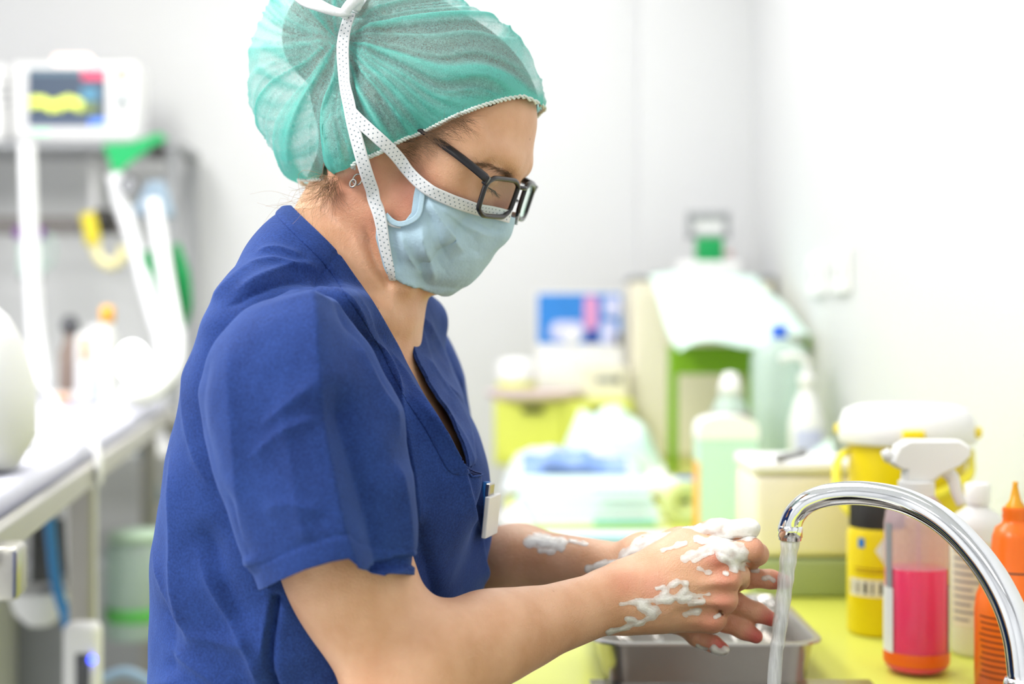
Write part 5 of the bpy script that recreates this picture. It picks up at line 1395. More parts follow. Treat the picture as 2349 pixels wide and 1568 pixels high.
# ---- hair: follows the skull, ends at the hairline, with a bun at the back
GH = Grid([-.32, .98, 1.20], [.02, 1.29, 1.54], .0018)
_ax = [GH.lo[k] + GH.h * np.arange(GH.n[k]) for k in range(3)]
_pts = np.stack(np.meshgrid(*_ax, indexing='ij'), -1).reshape(-1, 3)
for i in range(0, len(_pts), 600000):
    GH.A.reshape(-1)[i:i + 600000] = G.sample(_pts[i:i + 600000]) - .0028
del _pts
GH.ell(H(-108, 0, 52), np.array([36, 42, 42]) * .001, RH, .015)
GH.ell(H(-42, 0, 44), np.array([60, 73, 69]) * .001, RH, .02)
V, F = GH.mesh(0, 2)
L = HLoc(V)
hairline = np.array([(74, 140), (78, 92), (61, 71), (45, 46), (32, 29), (23, 14), (13, 8), (4, 6), (-4, 5), (-22, -8), (-26, -26), (-34, -46), (-52, -54), (-140, -56)])
d, sg, _ = poly_dist(L[:, [0, 2]], hairline)
f = np.where(sg < 0, d, -d) + .8 * smooth_noise(V, 260, 2) + 1.2 * smooth_noise(V, 90, 12)
ang = np.arctan2(L[:, 1], L[:, 2] - 40) ; rad = L[:, 0]
if (f > 0).mean() < .3: f = -f
V, F, (hu, hv) = clip_mesh(V, F, f, [np.arctan2(L[:, 1], L[:, 2] - 10 + .0 * L[:, 0]) * 75, L[:, 0]])
M_hair, nt, b, out = new_mat('brown_hair')
au = node(nt, 'ShaderNodeAttribute', attribute_name='hu'); avv = node(nt, 'ShaderNodeAttribute', attribute_name='hv')
cmb = node(nt, 'ShaderNodeCombineXYZ'); m1 = node(nt, 'ShaderNodeMath', operation='MULTIPLY'); m1.inputs[1].default_value = 1.6
m2 = node(nt, 'ShaderNodeMath', operation='MULTIPLY'); m2.inputs[1].default_value = .035
nt.links.new(au.outputs['Fac'], m1.inputs[0]); nt.links.new(avv.outputs['Fac'], m2.inputs[0]); nt.links.new(m1.outputs[0], cmb.inputs[0]); nt.links.new(m2.outputs[0], cmb.inputs[1])
nz = node(nt, 'ShaderNodeTexNoise'); nz.inputs['Scale'].default_value = 1.; nz.inputs['Detail'].default_value = 6; nt.links.new(cmb.outputs[0], nz.inputs['Vector'])
cr = node(nt, 'ShaderNodeValToRGB'); cr.color_ramp.elements[0].position = .3; cr.color_ramp.elements[0].color = lin('#20160f'); cr.color_ramp.elements[1].position = .72; cr.color_ramp.elements[1].color = lin('#7c5c3f')
nt.links.new(nz.outputs['Fac'], cr.inputs[0]); nt.links.new(cr.outputs[0], b.inputs['Base Color'])
bp = node(nt, 'ShaderNodeBump'); bp.inputs['Strength'].default_value = .8; bp.inputs['Distance'].default_value = .002; nt.links.new(nz.outputs['Fac'], bp.inputs['Height']); nt.links.new(bp.outputs['Normal'], b.inputs['Normal'])
b.inputs['Roughness'].default_value = .5
hair = part('hair', (V, F), M_hair, person, world=True, attrs={'hu': hu, 'hv': hv}, label='brown hair gathered in a bun under the cap')

# ---- cap
GC = Grid([-.36, .97, 1.20], [.03, 1.30, 1.56], .0018)
GC.ell(H(-6, 0, 45), np.array([91, 79, 74]) * .001, RH, .0)
GC.ell(H(10, 0, 62), np.array([64, 66, 52]) * .001, RH, .03)
GC.ell(H(-80, 0, 38), np.array([77, 77, 88]) * .001, RH, .03)
GC.ell(H(-55, 0, -9), np.array([56, 77, 58]) * .001, RH, .02)
for s in (-1, 1): GC.ell(H(-8, s * 72, 2), np.array([30, 22, 42]) * .001, RH, .02)
_ax = [GC.lo[k] + GC.h * np.arange(GC.n[k]) for k in range(3)]
_pts = np.stack(np.meshgrid(*_ax, indexing='ij'), -1).reshape(-1, 3); _l = HLoc(_pts)
_m = (_l[:, 0] > -60) & (_l[:, 2] > -40) & (_l[:, 2] > -1.0 * _l[:, 0] - 40) & (GC.A.reshape(-1) < .03)
_d = np.full(len(_pts), .06, np.float32); _d[_m] = G.sample(_pts[_m]) - .0050
_d = _d.reshape(GC.A.shape); _h = np.clip(.5 + .5 * (GC.A - _d) / .006, 0, 1); GC.A = (GC.A * (1 - _h) + _d * _h - .006 * _h * (1 - _h)).astype(np.float32); del _pts, _l, _m, _d, _h
V, F = GC.mesh(0, 2); N = vnormals(V, F)
L = HLoc(V)
elastic = np.array([(120, 86), (84, 85.5), (71, 83), (57, 64), (40, 40), (22.5, 14.5), (7.5, -11), (-6, -28), (-27, -45), (-47, -56), (-64, -63), (-72, -100)])
d, sg, epar = poly_dist(L[:, [0, 2]], elastic)
ef = np.where(sg > 0, d, -d)
if ef[np.argmax(L[:, 2])] < 0: ef = -ef
def ridge1d(t, seed):
    tt = np.stack([t, np.zeros_like(t) + .5, np.zeros_like(t) + .5], 1)
    return 1 - np.abs(smooth_noise(tt, 1., seed))
sx, sz = -66., 52.
th = np.arctan2(L[:, 2] - sz, L[:, 0] - sx); rr = np.hypot(L[:, 2] - sz, L[:, 0] - sx)
warp = .12 * smooth_noise(V, 22, 21)
p1 = ridge1d((th + warp) * 7.5 + np.sign(L[:, 1]) * 40, 22) ** 3
p2 = ridge1d((th + warp * 1.4) * 16 + np.sign(L[:, 1]) * 40, 23) ** 3
p3 = ridge1d((th + warp * .5) * 40 + np.sign(L[:, 1]) * 40, 24) ** 2 * np.exp(-ef / 22)
env = np.clip(ef / 14, 0, 1) * np.clip(rr / 45, 0, 1)
back = np.clip((-(L[:, 0]) - 60) / 40, 0, 1)
pl = np.clip(1.0 * p1 ** 1.5 + .5 * p2 ** 1.5, 0, 1)
D = .0042 * (p1 - .35) * env * (1 - .4 * back) + .0022 * (p2 - .3) * env + .0015 * p3 * np.clip(ef / 4, 0, 1) + .003 * back * smooth_noise(V, 34, 25) + .0018 * back * (1 - np.abs(smooth_noise(V, 60, 26)))
# squeezed under the tie strap
tie = [(806, 20), (795, 60), (788, 140), (795, 210), (808, 270), (822, 330), (840, 400)]
Q = pix(V); dt, _, _ = poly_dist(Q, spline(tie, 20)); nearside = N[:, 1] < .25
D += np.where(nearside, -.0028 * np.exp(-(dt / 38) ** 2) + .0035 * np.exp(-((dt - 52) / 22) ** 2), 0)
# gathered hem tightens towards the elastic
D += -.0022 * np.exp(-np.clip(ef, 0, 99) / 9.)
V = V + N * D[:, None]
V, F, (pl2, ef2, N2, th2) = clip_mesh(V, F, ef, [pl, ef, N, th])
gather = np.exp(-ef2 / 10)
M_cap, nt, b, out = new_mat('green_nonwoven')
tc = node(nt, 'ShaderNodeTexCoord')
n1 = node(nt, 'ShaderNodeTexNoise'); n1.inputs['Scale'].default_value = 420; n1.inputs['Detail'].default_value = 5; n1.inputs['Roughness'].default_value = .75; n1.inputs['Distortion'].default_value = 2.2
n2 = node(nt, 'ShaderNodeTexNoise'); n2.inputs['Scale'].default_value = 40; n2.inputs['Detail'].default_value = 3
for n in (n1, n2): nt.links.new(tc.outputs['Object'], n.inputs['Vector'])
pa = node(nt, 'ShaderNodeAttribute', attribute_name='pleat'); ga = node(nt, 'ShaderNodeAttribute', attribute_name='gather')
def math_(op, a, c, clampit=False):
    n = node(nt, 'ShaderNodeMath', operation=op); n.use_clamp = clampit
    for i, x in enumerate((a, c)):
        if isinstance(x, (int, float)): n.inputs[i].default_value = x
        else: nt.links.new(x, n.inputs[i])
    return n.outputs[0]
rf = node(nt, 'ShaderNodeMapRange'); rf.inputs[1].default_value = .36; rf.inputs[2].default_value = .64; rf.inputs[3].default_value = -.2; rf.inputs[4].default_value = .22
nt.links.new(n1.outputs['Fac'], rf.inputs[0])
op = math_('ADD', math_('MULTIPLY', pa.outputs['Fac'], .50), .37)
op = math_('ADD', op, math_('MULTIPLY', ga.outputs['Fac'], .35)); op = math_('ADD', op, rf.outputs[0])
op = math_('MINIMUM', math_('MAXIMUM', op, .12), .97)
c1 = node(nt, 'ShaderNodeMix', data_type='RGBA'); c1.inputs[6].default_value = lin('#b4f2ee'); c1.inputs[7].default_value = lin('#52d9ca')
nt.links.new(math_('ADD', pa.outputs['Fac'], ga.outputs['Fac'], True), c1.inputs[0])
df = node(nt, 'ShaderNodeBsdfDiffuse'); tl = node(nt, 'ShaderNodeBsdfTranslucent'); tp = node(nt, 'ShaderNodeBsdfTransparent'); gl = node(nt, 'ShaderNodeBsdfGlossy')
gl.inputs['Roughness'].default_value = .45
for n in (df, tl): nt.links.new(c1.outputs[2], n.inputs['Color'])
bp = node(nt, 'ShaderNodeBump'); bp.inputs['Strength'].default_value = .5; bp.inputs['Distance'].default_value = .001; nt.links.new(n1.outputs['Fac'], bp.inputs['Height'])
for n in (df, gl): nt.links.new(bp.outputs['Normal'], n.inputs['Normal'])
mxa = node(nt, 'ShaderNodeMixShader'); mxa.inputs[0].default_value = .4; nt.links.new(df.outputs[0], mxa.inputs[1]); nt.links.new(tl.outputs[0], mxa.inputs[2])
mxb = node(nt, 'ShaderNodeMixShader'); mxb.inputs[0].default_value = .12; nt.links.new(mxa.outputs[0], mxb.inputs[1]); nt.links.new(gl.outputs[0], mxb.inputs[2])
mxc = node(nt, 'ShaderNodeMixShader'); nt.links.new(op, mxc.inputs[0]); nt.links.new(tp.outputs[0], mxc.inputs[1]); nt.links.new(mxb.outputs[0], mxc.inputs[2])
nt.links.new(mxc.outputs[0], out.inputs['Surface'])
cap = part('surgical_cap', (V, F), M_cap, person, world=True, attrs={'pleat': pl2, 'gather': gather}, label='see-through mint green bouffant surgical cap with a white elastic edge')
# elastic edge: stitched white cord following the hem
Lc = HLoc(V)
edge = np.abs(ef2) < .35
M_elastic = mat('white_elastic', '#e6efe8', .8, var=.05, scale=400, bump=.4, bscale=900)
def edge_path(side):
    sel = edge & (Lc[:, 1] * side > 0)
    E = V[sel]; _, _, par = poly_dist(Lc[sel][:, [0, 2]], elastic)
    o = np.argsort(par); E = E[o]; par = par[o]
    bins = np.linspace(par[0], par[-1], 70); idx = np.digitize(par, bins)
    return np.array([E[idx == k].mean(0) for k in np.unique(idx)])
en, ef_ = edge_path(-1), edge_path(1)
loop = np.concatenate([en, ef_[::-1]])
loop = spline(loop[::2], 420, closed=True)
mb = MB(); T_, N_, B_ = frames(loop)
for k in range(2):                                       # two twisted yarns give the looped stitch
    a = np.linspace(0, 2 * np.pi * 85, len(loop)) + k * np.pi
    mb.add(*tube(loop + .0011 * (np.cos(a)[:, None] * N_ + np.sin(a)[:, None] * B_), .0010, 6, closed=True))
part('elastic_edge', mb, M_elastic, cap, world=True)

# ---- face mask
GM = Grid([-.17, .99, 1.16], [.02, 1.23, 1.34], .0014)
GM.ell(H(37, 0, -33), np.array([62, 62, 56]) * .001, RH, .0)
GM.chain([H(84, 0, 8), H(89, 0, -8), H(93, 0, -18)], [.0085, .0085, .009], .016)
GM.ell(H(52, 0, -58), np.array([40, 46, 31]) * .001, RH, .014)
# never closer than 2.5 mm to the face
_ax = [GM.lo[k] + GM.h * np.arange(GM.n[k]) for k in range(3)]
_pts = np.stack(np.meshgrid(*_ax, indexing='ij'), -1).reshape(-1, 3)
GM.A = np.minimum(GM.A, np.where(HLoc(_pts)[:, 2] > -84, G.sample(_pts) - .0025, .06).astype(np.float32).reshape(GM.A.shape)); del _pts
V, F = GM.mesh(0, 5); N = vnormals(V, F)
def Z1(x, y): return (560 + .4337 * x, .4337 * y)
MFOLD = [([Z1(965, 1010), Z1(1000, 1090), Z1(1080, 1220), Z1(1170, 1350)], .0030, 9, 22), ([Z1(930, 1180), Z1(960, 1300), Z1(1000, 1420), Z1(1010, 1500)], .0030, 8, 20),
         ([Z1(820, 1200), Z1(860, 1320), Z1(930, 1480)], .0024, 10, 16), ([Z1(960, 1080), Z1(1010, 1240), Z1(1060, 1400), Z1(1070, 1480)], -.0026, 12, 12),
         ([Z1(1060, 1120), Z1(1180, 1240), Z1(1260, 1370)], -.0018, 14, 14), ([Z1(1000, 1050), Z1(1150, 1180), Z1(1330, 1260)], .0016, 10, 14),
         ([Z1(770, 1180), Z1(790, 1300), Z1(830, 1450)], -.0015, 8, 8), ([Z1(1200, 1150), Z1(1290, 1200), Z1(1380, 1230)], -.0012, 8, 8)]
D = 1.7 * fold(V, N, MFOLD) + .0007 * smooth_noise(V, 70, 31) + .0004 * smooth_noise(V, 150, 32)
D = np.maximum(D, -.0014)
V = V + N * D[:, None]
L = HLoc(V)
outline = [(39.5, -12), (60, -7.8), (80, -5.2), (96, -2.5), (140, -2.5), (140, -97), (62, -97), (57, -88), (46, -78), (33, -63), (25, -45), (33, -47), (40, -46.5), (46, -41), (47.5, -33), (43, -22)]
mf = in_poly(L[:, [0, 2]], outline)
V, F, (N2, m2_) = clip_mesh(V, F, mf, [N, mf])
M_mask = mat('blue_mask_fabric', '#b9d6e6', .85, var=.10, scale=55, bump=.25, bscale=420, sub=.0)
M_maskw = mat('white_mask_fabric', '#eef1f4', .8, var=.04, scale=90, bump=.3, bscale=500)
nt = M_mask.node_tree; b = nt.nodes['Principled BSDF']; 
mask = part('face_mask', (V, F), M_mask, person, world=True, label='pale blue pleated surgical face mask with white tie straps'); solidify(mask, .0009)
# perforated strap material: rows of pin holes along the band
M_strap, nt, b, out = new_mat('white_perforated_tape')
uvn = node(nt, 'ShaderNodeUVMap'); uvn.uv_map = 'uv'
sp = node(nt, 'ShaderNodeSeparateXYZ'); nt.links.new(uvn.outputs[0], sp.inputs[0])
def math_(op, a, c=0., clampit=False):
    n = node(nt, 'ShaderNodeMath', operation=op); n.use_clamp = clampit
    for i, x in enumerate((a, c)):
        if isinstance(x, (int, float)): n.inputs[i].default_value = x
        else: nt.links.new(x, n.inputs[i])
    return n.outputs[0]
px_ = .0042; py_ = .0027
vrow = math_('FLOOR', math_('DIVIDE', math_('ADD', sp.outputs[1], 10 * py_ + .00135), py_))
sh_ = math_('MULTIPLY', math_('MODULO', vrow, 2.), px_ / 2)
fu = math_('SUBTRACT', math_('FRACT', math_('DIVIDE', math_('ADD', sp.outputs[0], sh_), px_)), .5)
fv = math_('SUBTRACT', math_('FRACT', math_('DIVIDE', math_('ADD', sp.outputs[1], 10 * py_ + .00135), py_)), .5)
du = math_('MULTIPLY', fu, px_); dv = math_('MULTIPLY', fv, py_)
dist = math_('SQRT', math_('ADD', math_('MULTIPLY', du, du), math_('MULTIPLY', dv, dv)))
hole = math_('MULTIPLY', math_('LESS_THAN', dist, .00055), math_('LESS_THAN', math_('ABSOLUTE', sp.outputs[1]), .0036))
cm = node(nt, 'ShaderNodeMix', data_type='RGBA'); cm.inputs[6].default_value = lin('#eef0f3'); cm.inputs[7].default_value = lin('#84949c'); nt.links.new(hole, cm.inputs[0])
tc = node(nt, 'ShaderNodeTexCoord'); nz = node(nt, 'ShaderNodeTexNoise'); nz.inputs['Scale'].default_value = 700; nt.links.new(tc.outputs['Object'], nz.inputs['Vector'])
bp = node(nt, 'ShaderNodeBump'); bp.inputs['Strength'].default_value = .35; bp.inputs['Distance'].default_value = .001; nt.links.new(nz.outputs['Fac'], bp.inputs['Height']); nt.links.new(bp.outputs['Normal'], b.inputs['Normal'])
nt.links.new(cm.outputs[2], b.inputs['Base Color']); b.inputs['Roughness'].default_value = .85

def surf_path(pts, dm, off, n=60, smooth=3):
    S = spline(pts, n); X = dm.points(S)
    bad = np.isnan(X).any(1)
    if bad.any():
        ok = np.where(~bad)[0]
        for i in np.where(bad)[0]:
            j = ok[np.argmin(np.abs(ok - i))]; X[i] = P(S[i, 0], S[i, 1], X[j, 1])
    for _ in range(smooth): X[1:-1] = .25 * X[:-2] + .5 * X[1:-1] + .25 * X[2:]
    NN = dm.normals(X, .006)
    for _ in range(4): NN[1:-1] = .25 * NN[:-2] + .5 * NN[1:-1] + .25 * NN[2:]
    NN /= np.linalg.norm(NN, axis=1)[:, None]
    return X + NN * np.broadcast_to(np.asarray(off, float), (n,))[:, None], NN
class MinGrid:
    def __init__(s, gs): s.gs = gs
    def sample(s, X): return np.min([g.sample(X) - o for g, o in s.gs], axis=0)
HEADF = DepthMap([MinGrid([(G, .0), (GC, .001), (GM, .0012)])], 640, 1250, 0, 680)
FACEF = DepthMap([MinGrid([(G, .0), (GM, .0012)])], 820, 1250, 200, 680)
# top binding of the mask, running on as the upper tie strap over the cap
pth, nn = surf_path([(812, 262), (832, 283), (868, 316), (905, 352), (940, 394), (975, 428), (1020, 452), (1080, 474), (1130, 487), (1168, 497)], HEADF, np.interp(np.linspace(0, 1, 90), [0, .24, .36, 1], [.0052, .0050, .0018, .0016]), 90, 30)
top_far = [tuple(x) for x in [(0, 0)]]
Vr, Fr, uv = ribbon(pth, nn, np.interp(np.linspace(0, 1, 90), [0, .45, .6, 1], [.0092, .0094, .0098, .0095]), .0008, 8)
part('strap', (Vr, Fr), M_strap, mask, world=True, uv=uv)
# the same binding mirrored to her left side
Lp = HLoc(pth); keep = Lp[:, 0] < 99
Lm = Lp * [1, -1, 1]; pm = HO + (Lm * .001) @ RH.T; nm_ = (nn @ RH) * [1, -1, 1] @ RH.T
Vr, Fr, uv = ribbon(pm[30:], nm_[30:], .0095, .0008, 8); part('strap', (Vr, Fr), M_strap, mask, world=True, uv=uv)
# lower strap: edge of the mask up over ear and cap to the knot
pth2, nn2 = surf_path([(903, 640), (891, 600), (882, 555), (876, 515), (866, 475), (852, 430), (838, 380), (824, 325), (811, 268), (801, 210), (793, 150), (791, 105), (797, 66), (808, 36)], HEADF, np.interp(np.linspace(0, 1, 130), [0, .3, .42, 1], [.0022, .0024, .0042, .0046]), 130, 24)
Vr, Fr, uv = ribbon(pth2, nn2, np.interp(np.linspace(0, 1, 130), [0, .12, .3, .85, 1], [.0050, .0078, .0098, .0095, .0075]), .0008, 8)
part('strap', (Vr, Fr), M_strap, mask, world=True, uv=uv)
Lp = HLoc(pth2); pm = HO + (Lp * [1, -1, 1] * .001) @ RH.T; nm_ = (nn2 @ RH) * [1, -1, 1] @ RH.T
Vr, Fr, uv = ribbon(pm, nm_, .0092, .0008, 8); part('strap', (Vr, Fr), M_strap, mask, world=True, uv=uv)
# side binding of the notch over the cheek
pth3, nn3 = surf_path([(972, 432), (968, 460), (962, 490), (945, 506), (918, 514), (898, 506), (884, 492)], FACEF, .0012, 40)
Vr, Fr, uv = ribbon(pth3, nn3, .0042, .0008, 5); part('side_binding', (Vr, Fr), M_mask, mask, world=True)
pth4, nn4 = surf_path([(884, 500), (900, 512), (920, 516)], FACEF, .0004, 20)
Vr, Fr, uv = ribbon(pth4, nn4, .0050, .0008, 5); part('inner_layer', (Vr, Fr), M_maskw, mask, world=True)
# knot and the loose end of the bow on top of the cap
k0 = pth2[-1]; kn = nn2[-1]
mb = MB(); mb.add(*tube(spline([k0 + [-.006, -.004, -.004], k0 + [.000, -.007, .004], k0 + [.006, -.002, .010], k0 + [.003, .004, .004]], 24), .0042, 10)); part('knot', mb, M_maskw, mask, world=True)
bow = spline([P(803, 26, k0[1] - .004), P(770, 22, k0[1] - .012), P(735, 10, k0[1] - .016), P(700, -4, k0[1] - .012), P(672, -34, k0[1])], 40)
bn = np.tile(np.array([.05, -.75, .65]), (40, 1)); Vr, Fr, uv = ribbon(bow, bn, np.interp(np.linspace(0, 1, 40), [0, .2, 1], [.006, .0105, .0125]), .0018, 8, curl=.0016); part('bow_end', (Vr, Fr), M_maskw, mask, world=True)
bow = spline([P(808, 26, k0[1] + .004), P(840, -20, k0[1] + .012), P(850, -60, k0[1] + .02)], 20)
Vr, Fr, uv = ribbon(bow, np.tile(np.array([.1, -.7, .7]), (20, 1)), .0085, .0012, 6); part('bow_end', (Vr, Fr), M_maskw, mask, world=True)

# ---- glasses
M_frame = mat('black_acetate', '#0d0b12', .34, var=.05, coat=.15)
M_lens, nt, b, out = new_mat('spectacle_lens')
tp = node(nt, 'ShaderNodeBsdfTransparent'); tp.inputs[0].default_value = (.96, .985, .97, 1)
gl = node(nt, 'ShaderNodeBsdfGlossy'); gl.inputs['Roughness'].default_value = .02; gl.inputs['Color'].default_value = (.75, 1, .85, 1)
fz = node(nt, 'ShaderNodeFresnel'); fz.inputs[0].default_value = 1.6
fm = node(nt, 'ShaderNodeMath', operation='MULTIPLY_ADD'); fm.inputs[1].default_value = .3; fm.inputs[2].default_value = .01; nt.links.new(fz.outputs[0], fm.inputs[0])
ms = node(nt, 'ShaderNodeMixShader'); nt.links.new(fm.outputs[0], ms.inputs[0]); nt.links.new(tp.outputs[0], ms.inputs[1]); nt.links.new(gl.outputs[0], ms.inputs[2]); nt.links.new(ms.outputs[0], out.inputs['Surface'])
glasses = part('eyeglasses', MB().add(*box(.002, .012, .003, (0, 0, 0), .001)).data(), M_frame, person, label='black framed rectangular eyeglasses low on the nose')
def gpt(s, u, v):
    """point on the rim plane: u 0 (bridge) .. 1 (hinge), v 0 top .. 1 bottom; mm, s = side"""
    y = 9 + 55 * u
    x = 93.5 - 8 * u ** 1.3 + 5.5 * v; z = 25.5 - 4 * u - 29 * v + s * .05 * y
    return H(x, s * y, z)
bridge = spline([gpt(-1, 0, .18), H(97, 0, 21.5), gpt(1, 0, .18)], 12)
glasses.data = mesh_from('eyeglasses', np.concatenate([tube(bridge, .0017, 8)[0]]) - FEET, tube(bridge, .0017, 8)[1]); glasses.data.materials.append(M_frame)
for s in (-1, 1):
    rr_ = rrect(1., 1., .3, 7); rr_ = rr_ + .5
    uv_ = [(u, 1 - v) for u, v in rr_]
    # tapering towards the lower bridge corner
    ring = np.array([gpt(s, u * (1 - .06 * v) + .05 * v, v) for u, v in uv_]); ring = spline(ring[::2], 90, closed=True)
    rimw = np.full(90, .0020)
    part('rim', tube(ring, rimw, 8, closed=True), M_frame, glasses, world=True)
    us = np.linspace(.03, .97, 22); G_ = []
    inner = ring; ctr = ring.mean(0)
    lv = [ctr + (ring - ctr) * k for k in (0.0001, .25, .5, .75, .97)]
    bulge = [.0014, .0012, .0009, .0005, 0]
    nrm = np.cross(ring[20] - ctr, ring[45] - ctr); nrm /= np.linalg.norm(nrm); nrm = nrm if nrm @ HF > 0 else -nrm
    LV = np.concatenate([q + nrm * bb for q, bb in zip(lv, bulge)]); n_ = 90
    LFc = [(a * n_ + i, a * n_ + (i + 1) % n_, (a + 1) * n_ + (i + 1) % n_, (a + 1) * n_ + i) for a in range(4) for i in range(n_)]
    part('lens', (LV, LFc), M_lens, glasses, world=True)
    h0 = gpt(s, 1.0, .08)
    tp_ = spline([h0, H(82, s * 68.5, 20.5 + s * 3), H(62, s * 73, 22 + s * 1), H(42, s * 73.6, 23), H(22, s * 73.2, 24.5), H(2, s * 77, 25), H(-8, s * 80, 18), H(-16, s * 80, 2), H(-20, s * 79, -8)], 50)
    rad = np.interp(np.linspace(0, 1, 50), [0, .08, .5, 1], [.0028, .0030, .0026, .0019])
    part('temple', tube(tp_, rad, 10, sx=.62, sy=1.25), M_frame, glasses, world=True)
    part('hinge_block', box(.004, .006, .007, gpt(s, 1.02, .10) + .0, .001, R=RH), M_frame, glasses, world=True, smooth=False)

# ---- eyebrow, lashes, fine hair
M_strand = mat('hair_strand', '#7a5a3e', .45, var=.2, scale=300)
M_fair = mat('fair_strand', '#b08a62', .45, var=.2, scale=300)
def strands_px(n, start, dirs, length, dm, off=.0006, jitter=.25, lift=.3, seed=0, curve=.3, steps=6):
    """short hairs rooted on the surface at pixel points, growing along dir (pixels)"""
    r = np.random.RandomState(seed); A = []
    for i in range(n):
        q = np.array(start(r), float); d_ = dirs(r); L_ = length * (.6 + .8 * r.rand()); a = math.atan2(d_[1], d_[0]) + jitter * r.randn(); cv = curve * r.randn()
        row = [q]
        for k in range(1, steps):
            a2 = a + cv * k / steps; row.append(row[-1] + np.array([math.cos(a2), math.sin(a2)]) * L_ / (steps - 1))
        A.append(row)
    A = np.array(A); X = dm.points(A.reshape(-1, 2)); X0 = X.reshape(n, steps, 3)
    NN = dm.normals(np.nan_to_num(X0[:, 0], nan=1.), .004); out_ = []
    for i in range(n):
        if np.isnan(X0[i, 0]).any(): continue
        p = [X0[i, 0] + NN[i] * off]
        for k in range(1, steps):
            q = X0[i, k]
            if np.isnan(q).any() or abs(q[1] - p[-1][1]) > .006: q = P(A[i, k, 0], A[i, k, 1], p[-1][1])
            p.append(q + NN[i] * (off + lift * .004 * (k / steps) ** 1.5))
        out_.append(np.array(p))
    return out_
brow = spline([(1094, 376), (1120, 380), (1145, 388), (1165, 398), (1176, 404)], 30)
def bs(r): q = brow[r.randint(30)]; w = np.interp(q[0], [1094, 1150, 1176], [1.5, 5, 7]); return (q[0] + r.randn() * 2, q[1] + r.randn() * w * .7)
st = strands_px(120, bs, lambda r: (-1, -.12), 20, FACEF, .0004, .25, .25, 1)
Lb = [HLoc(s_) for s_ in st]; st += [HO + (l * [1, -1, 1] * .001) @ RH.T for l in Lb]
part('eyebrow', hair_mesh(st, .00013), M_strand, person, world=True, kind='stuff', label='fine brown eyebrow hairs')
lash = []
r = np.random.RandomState(9)
for s in (-1, 1):
    for k in range(34):
        t_ = k / 33; y_ = 20 + 24 * t_; x_ = 83.5 - .018 * (y_ - 27) ** 2
        p0 = H(x_, s * y_, 9.2 + 1.2 * t_); dr = RH @ np.array([.8, s * (.1 + .5 * t_), -.65 + .2 * r.randn()]); dr /= np.linalg.norm(dr); up = RH @ np.array([.2, 0, .5])
        ln = .0062 + .002 * r.rand(); lash.append(np.array([p0 + dr * ln * q_ + up * .003 * q_ ** 2 for q_ in np.linspace(0, 1, 5)]))
part('eyelash', hair_mesh(lash, .00016), M_frame, person, world=True, kind='stuff', label='dark lowered eyelashes')
# temple and nape hair coming out from under the cap
st = strands_px(420, lambda r: (lambda t_: (900 + 160 * t_ + 6 * r.randn(), 352 - 84 * t_ + 8 * r.randn()))(r.rand()), lambda r: (1, .35 + .35 * r.randn()), 46, HEADF, .0008, .35, .5, 3, .5, 7)
st += strands_px(150, lambda r: (738 + 42 * r.rand(), 398 + 30 * r.rand()), lambda r: (-.25, 1), 62, HEADF, .001, .4, .8, 5, .9, 8)
mb = hair_mesh(st, .00010); part('short_strands', mb, M_strand, hair, world=True, kind='stuff')
r = np.random.RandomState(17); st = []
for k in range(34):                                      # loose wisps drifting behind the neck
    x0, y0 = 735 + 40 * r.rand(), 400 + 50 * r.rand(); h0 = HEADF.points([(x0, y0)])[0]
    if np.isnan(h0).any(): continue
    dx, dy = -(40 + 130 * r.rand()), 20 + 120 * r.rand(); b1 = 40 * r.randn(); b2 = 40 * r.randn()
    pp = spline([(x0, y0), (x0 + dx * .35 + b1 * .3, y0 + dy * .3 + b1 * .4), (x0 + dx * .7 + b2 * .2, y0 + dy * .65 + b2 * .4), (x0 + dx, y0 + dy)], 16)
    dep = h0[1] - .004 + np.linspace(0, 1, 16) * .02 * r.randn(); st.append(np.array([P(a[0], a[1], q_) for a, q_ in zip(pp, dep)]))
part('loose_wisps', hair_mesh(st, .00011), M_fair, hair, world=True, kind='stuff')
# ---- earring
ear = part('earring', MB().add(*tube(np.array([H(2 + 3.5 * math.cos(a), -78, -31 + 4.2 * math.sin(a)) for a in np.linspace(0, 2 * np.pi, 24, endpoint=False)]), .0007, 8, closed=True)).add(*tube(np.array([H(1 + 2.2 * math.cos(a), -80, -35 + 3 * math.sin(a)) for a in np.linspace(0, 2 * np.pi, 16, endpoint=False)]), .0008, 8, closed=True)), M_steel, person, world=True, label='small silver hoop earring')
# ------------------------------------------------------------------ soap foam on arms and hands
M_foam, nt, b, out = new_mat('soap_foam')
tc = node(nt, 'ShaderNodeTexCoord'); vo = node(nt, 'ShaderNodeTexVoronoi'); vo.inputs['Scale'].default_value = 620; nt.links.new(tc.outputs['Object'], vo.inputs['Vector'])
v2 = node(nt, 'ShaderNodeTexVoronoi'); v2.inputs['Scale'].default_value = 210; nt.links.new(tc.outputs['Object'], v2.inputs['Vector'])
ad = node(nt, 'ShaderNodeMath', operation='ADD'); nt.links.new(vo.outputs['Distance'], ad.inputs[0]); nt.links.new(v2.outputs['Distance'], ad.inputs[1])
bp = node(nt, 'ShaderNodeBump'); bp.inputs['Strength'].default_value = .14; bp.inputs['Distance'].default_value = .0012; bp.invert = True
nt.links.new(ad.outputs[0], bp.inputs['Height']); nt.links.new(bp.outputs['Normal'], b.inputs['Normal'])
b.inputs['Base Color'].default_value = lin('#fcfaf5'); b.inputs['Roughness'].default_value = .3; 
af = node(nt, 'ShaderNodeAttribute', attribute_name='dense'); mr = node(nt, 'ShaderNodeMapRange'); mr.inputs[1].default_value = .0; mr.inputs[2].default_value = .7; mr.inputs[3].default_value = .42; mr.inputs[4].default_value = .93
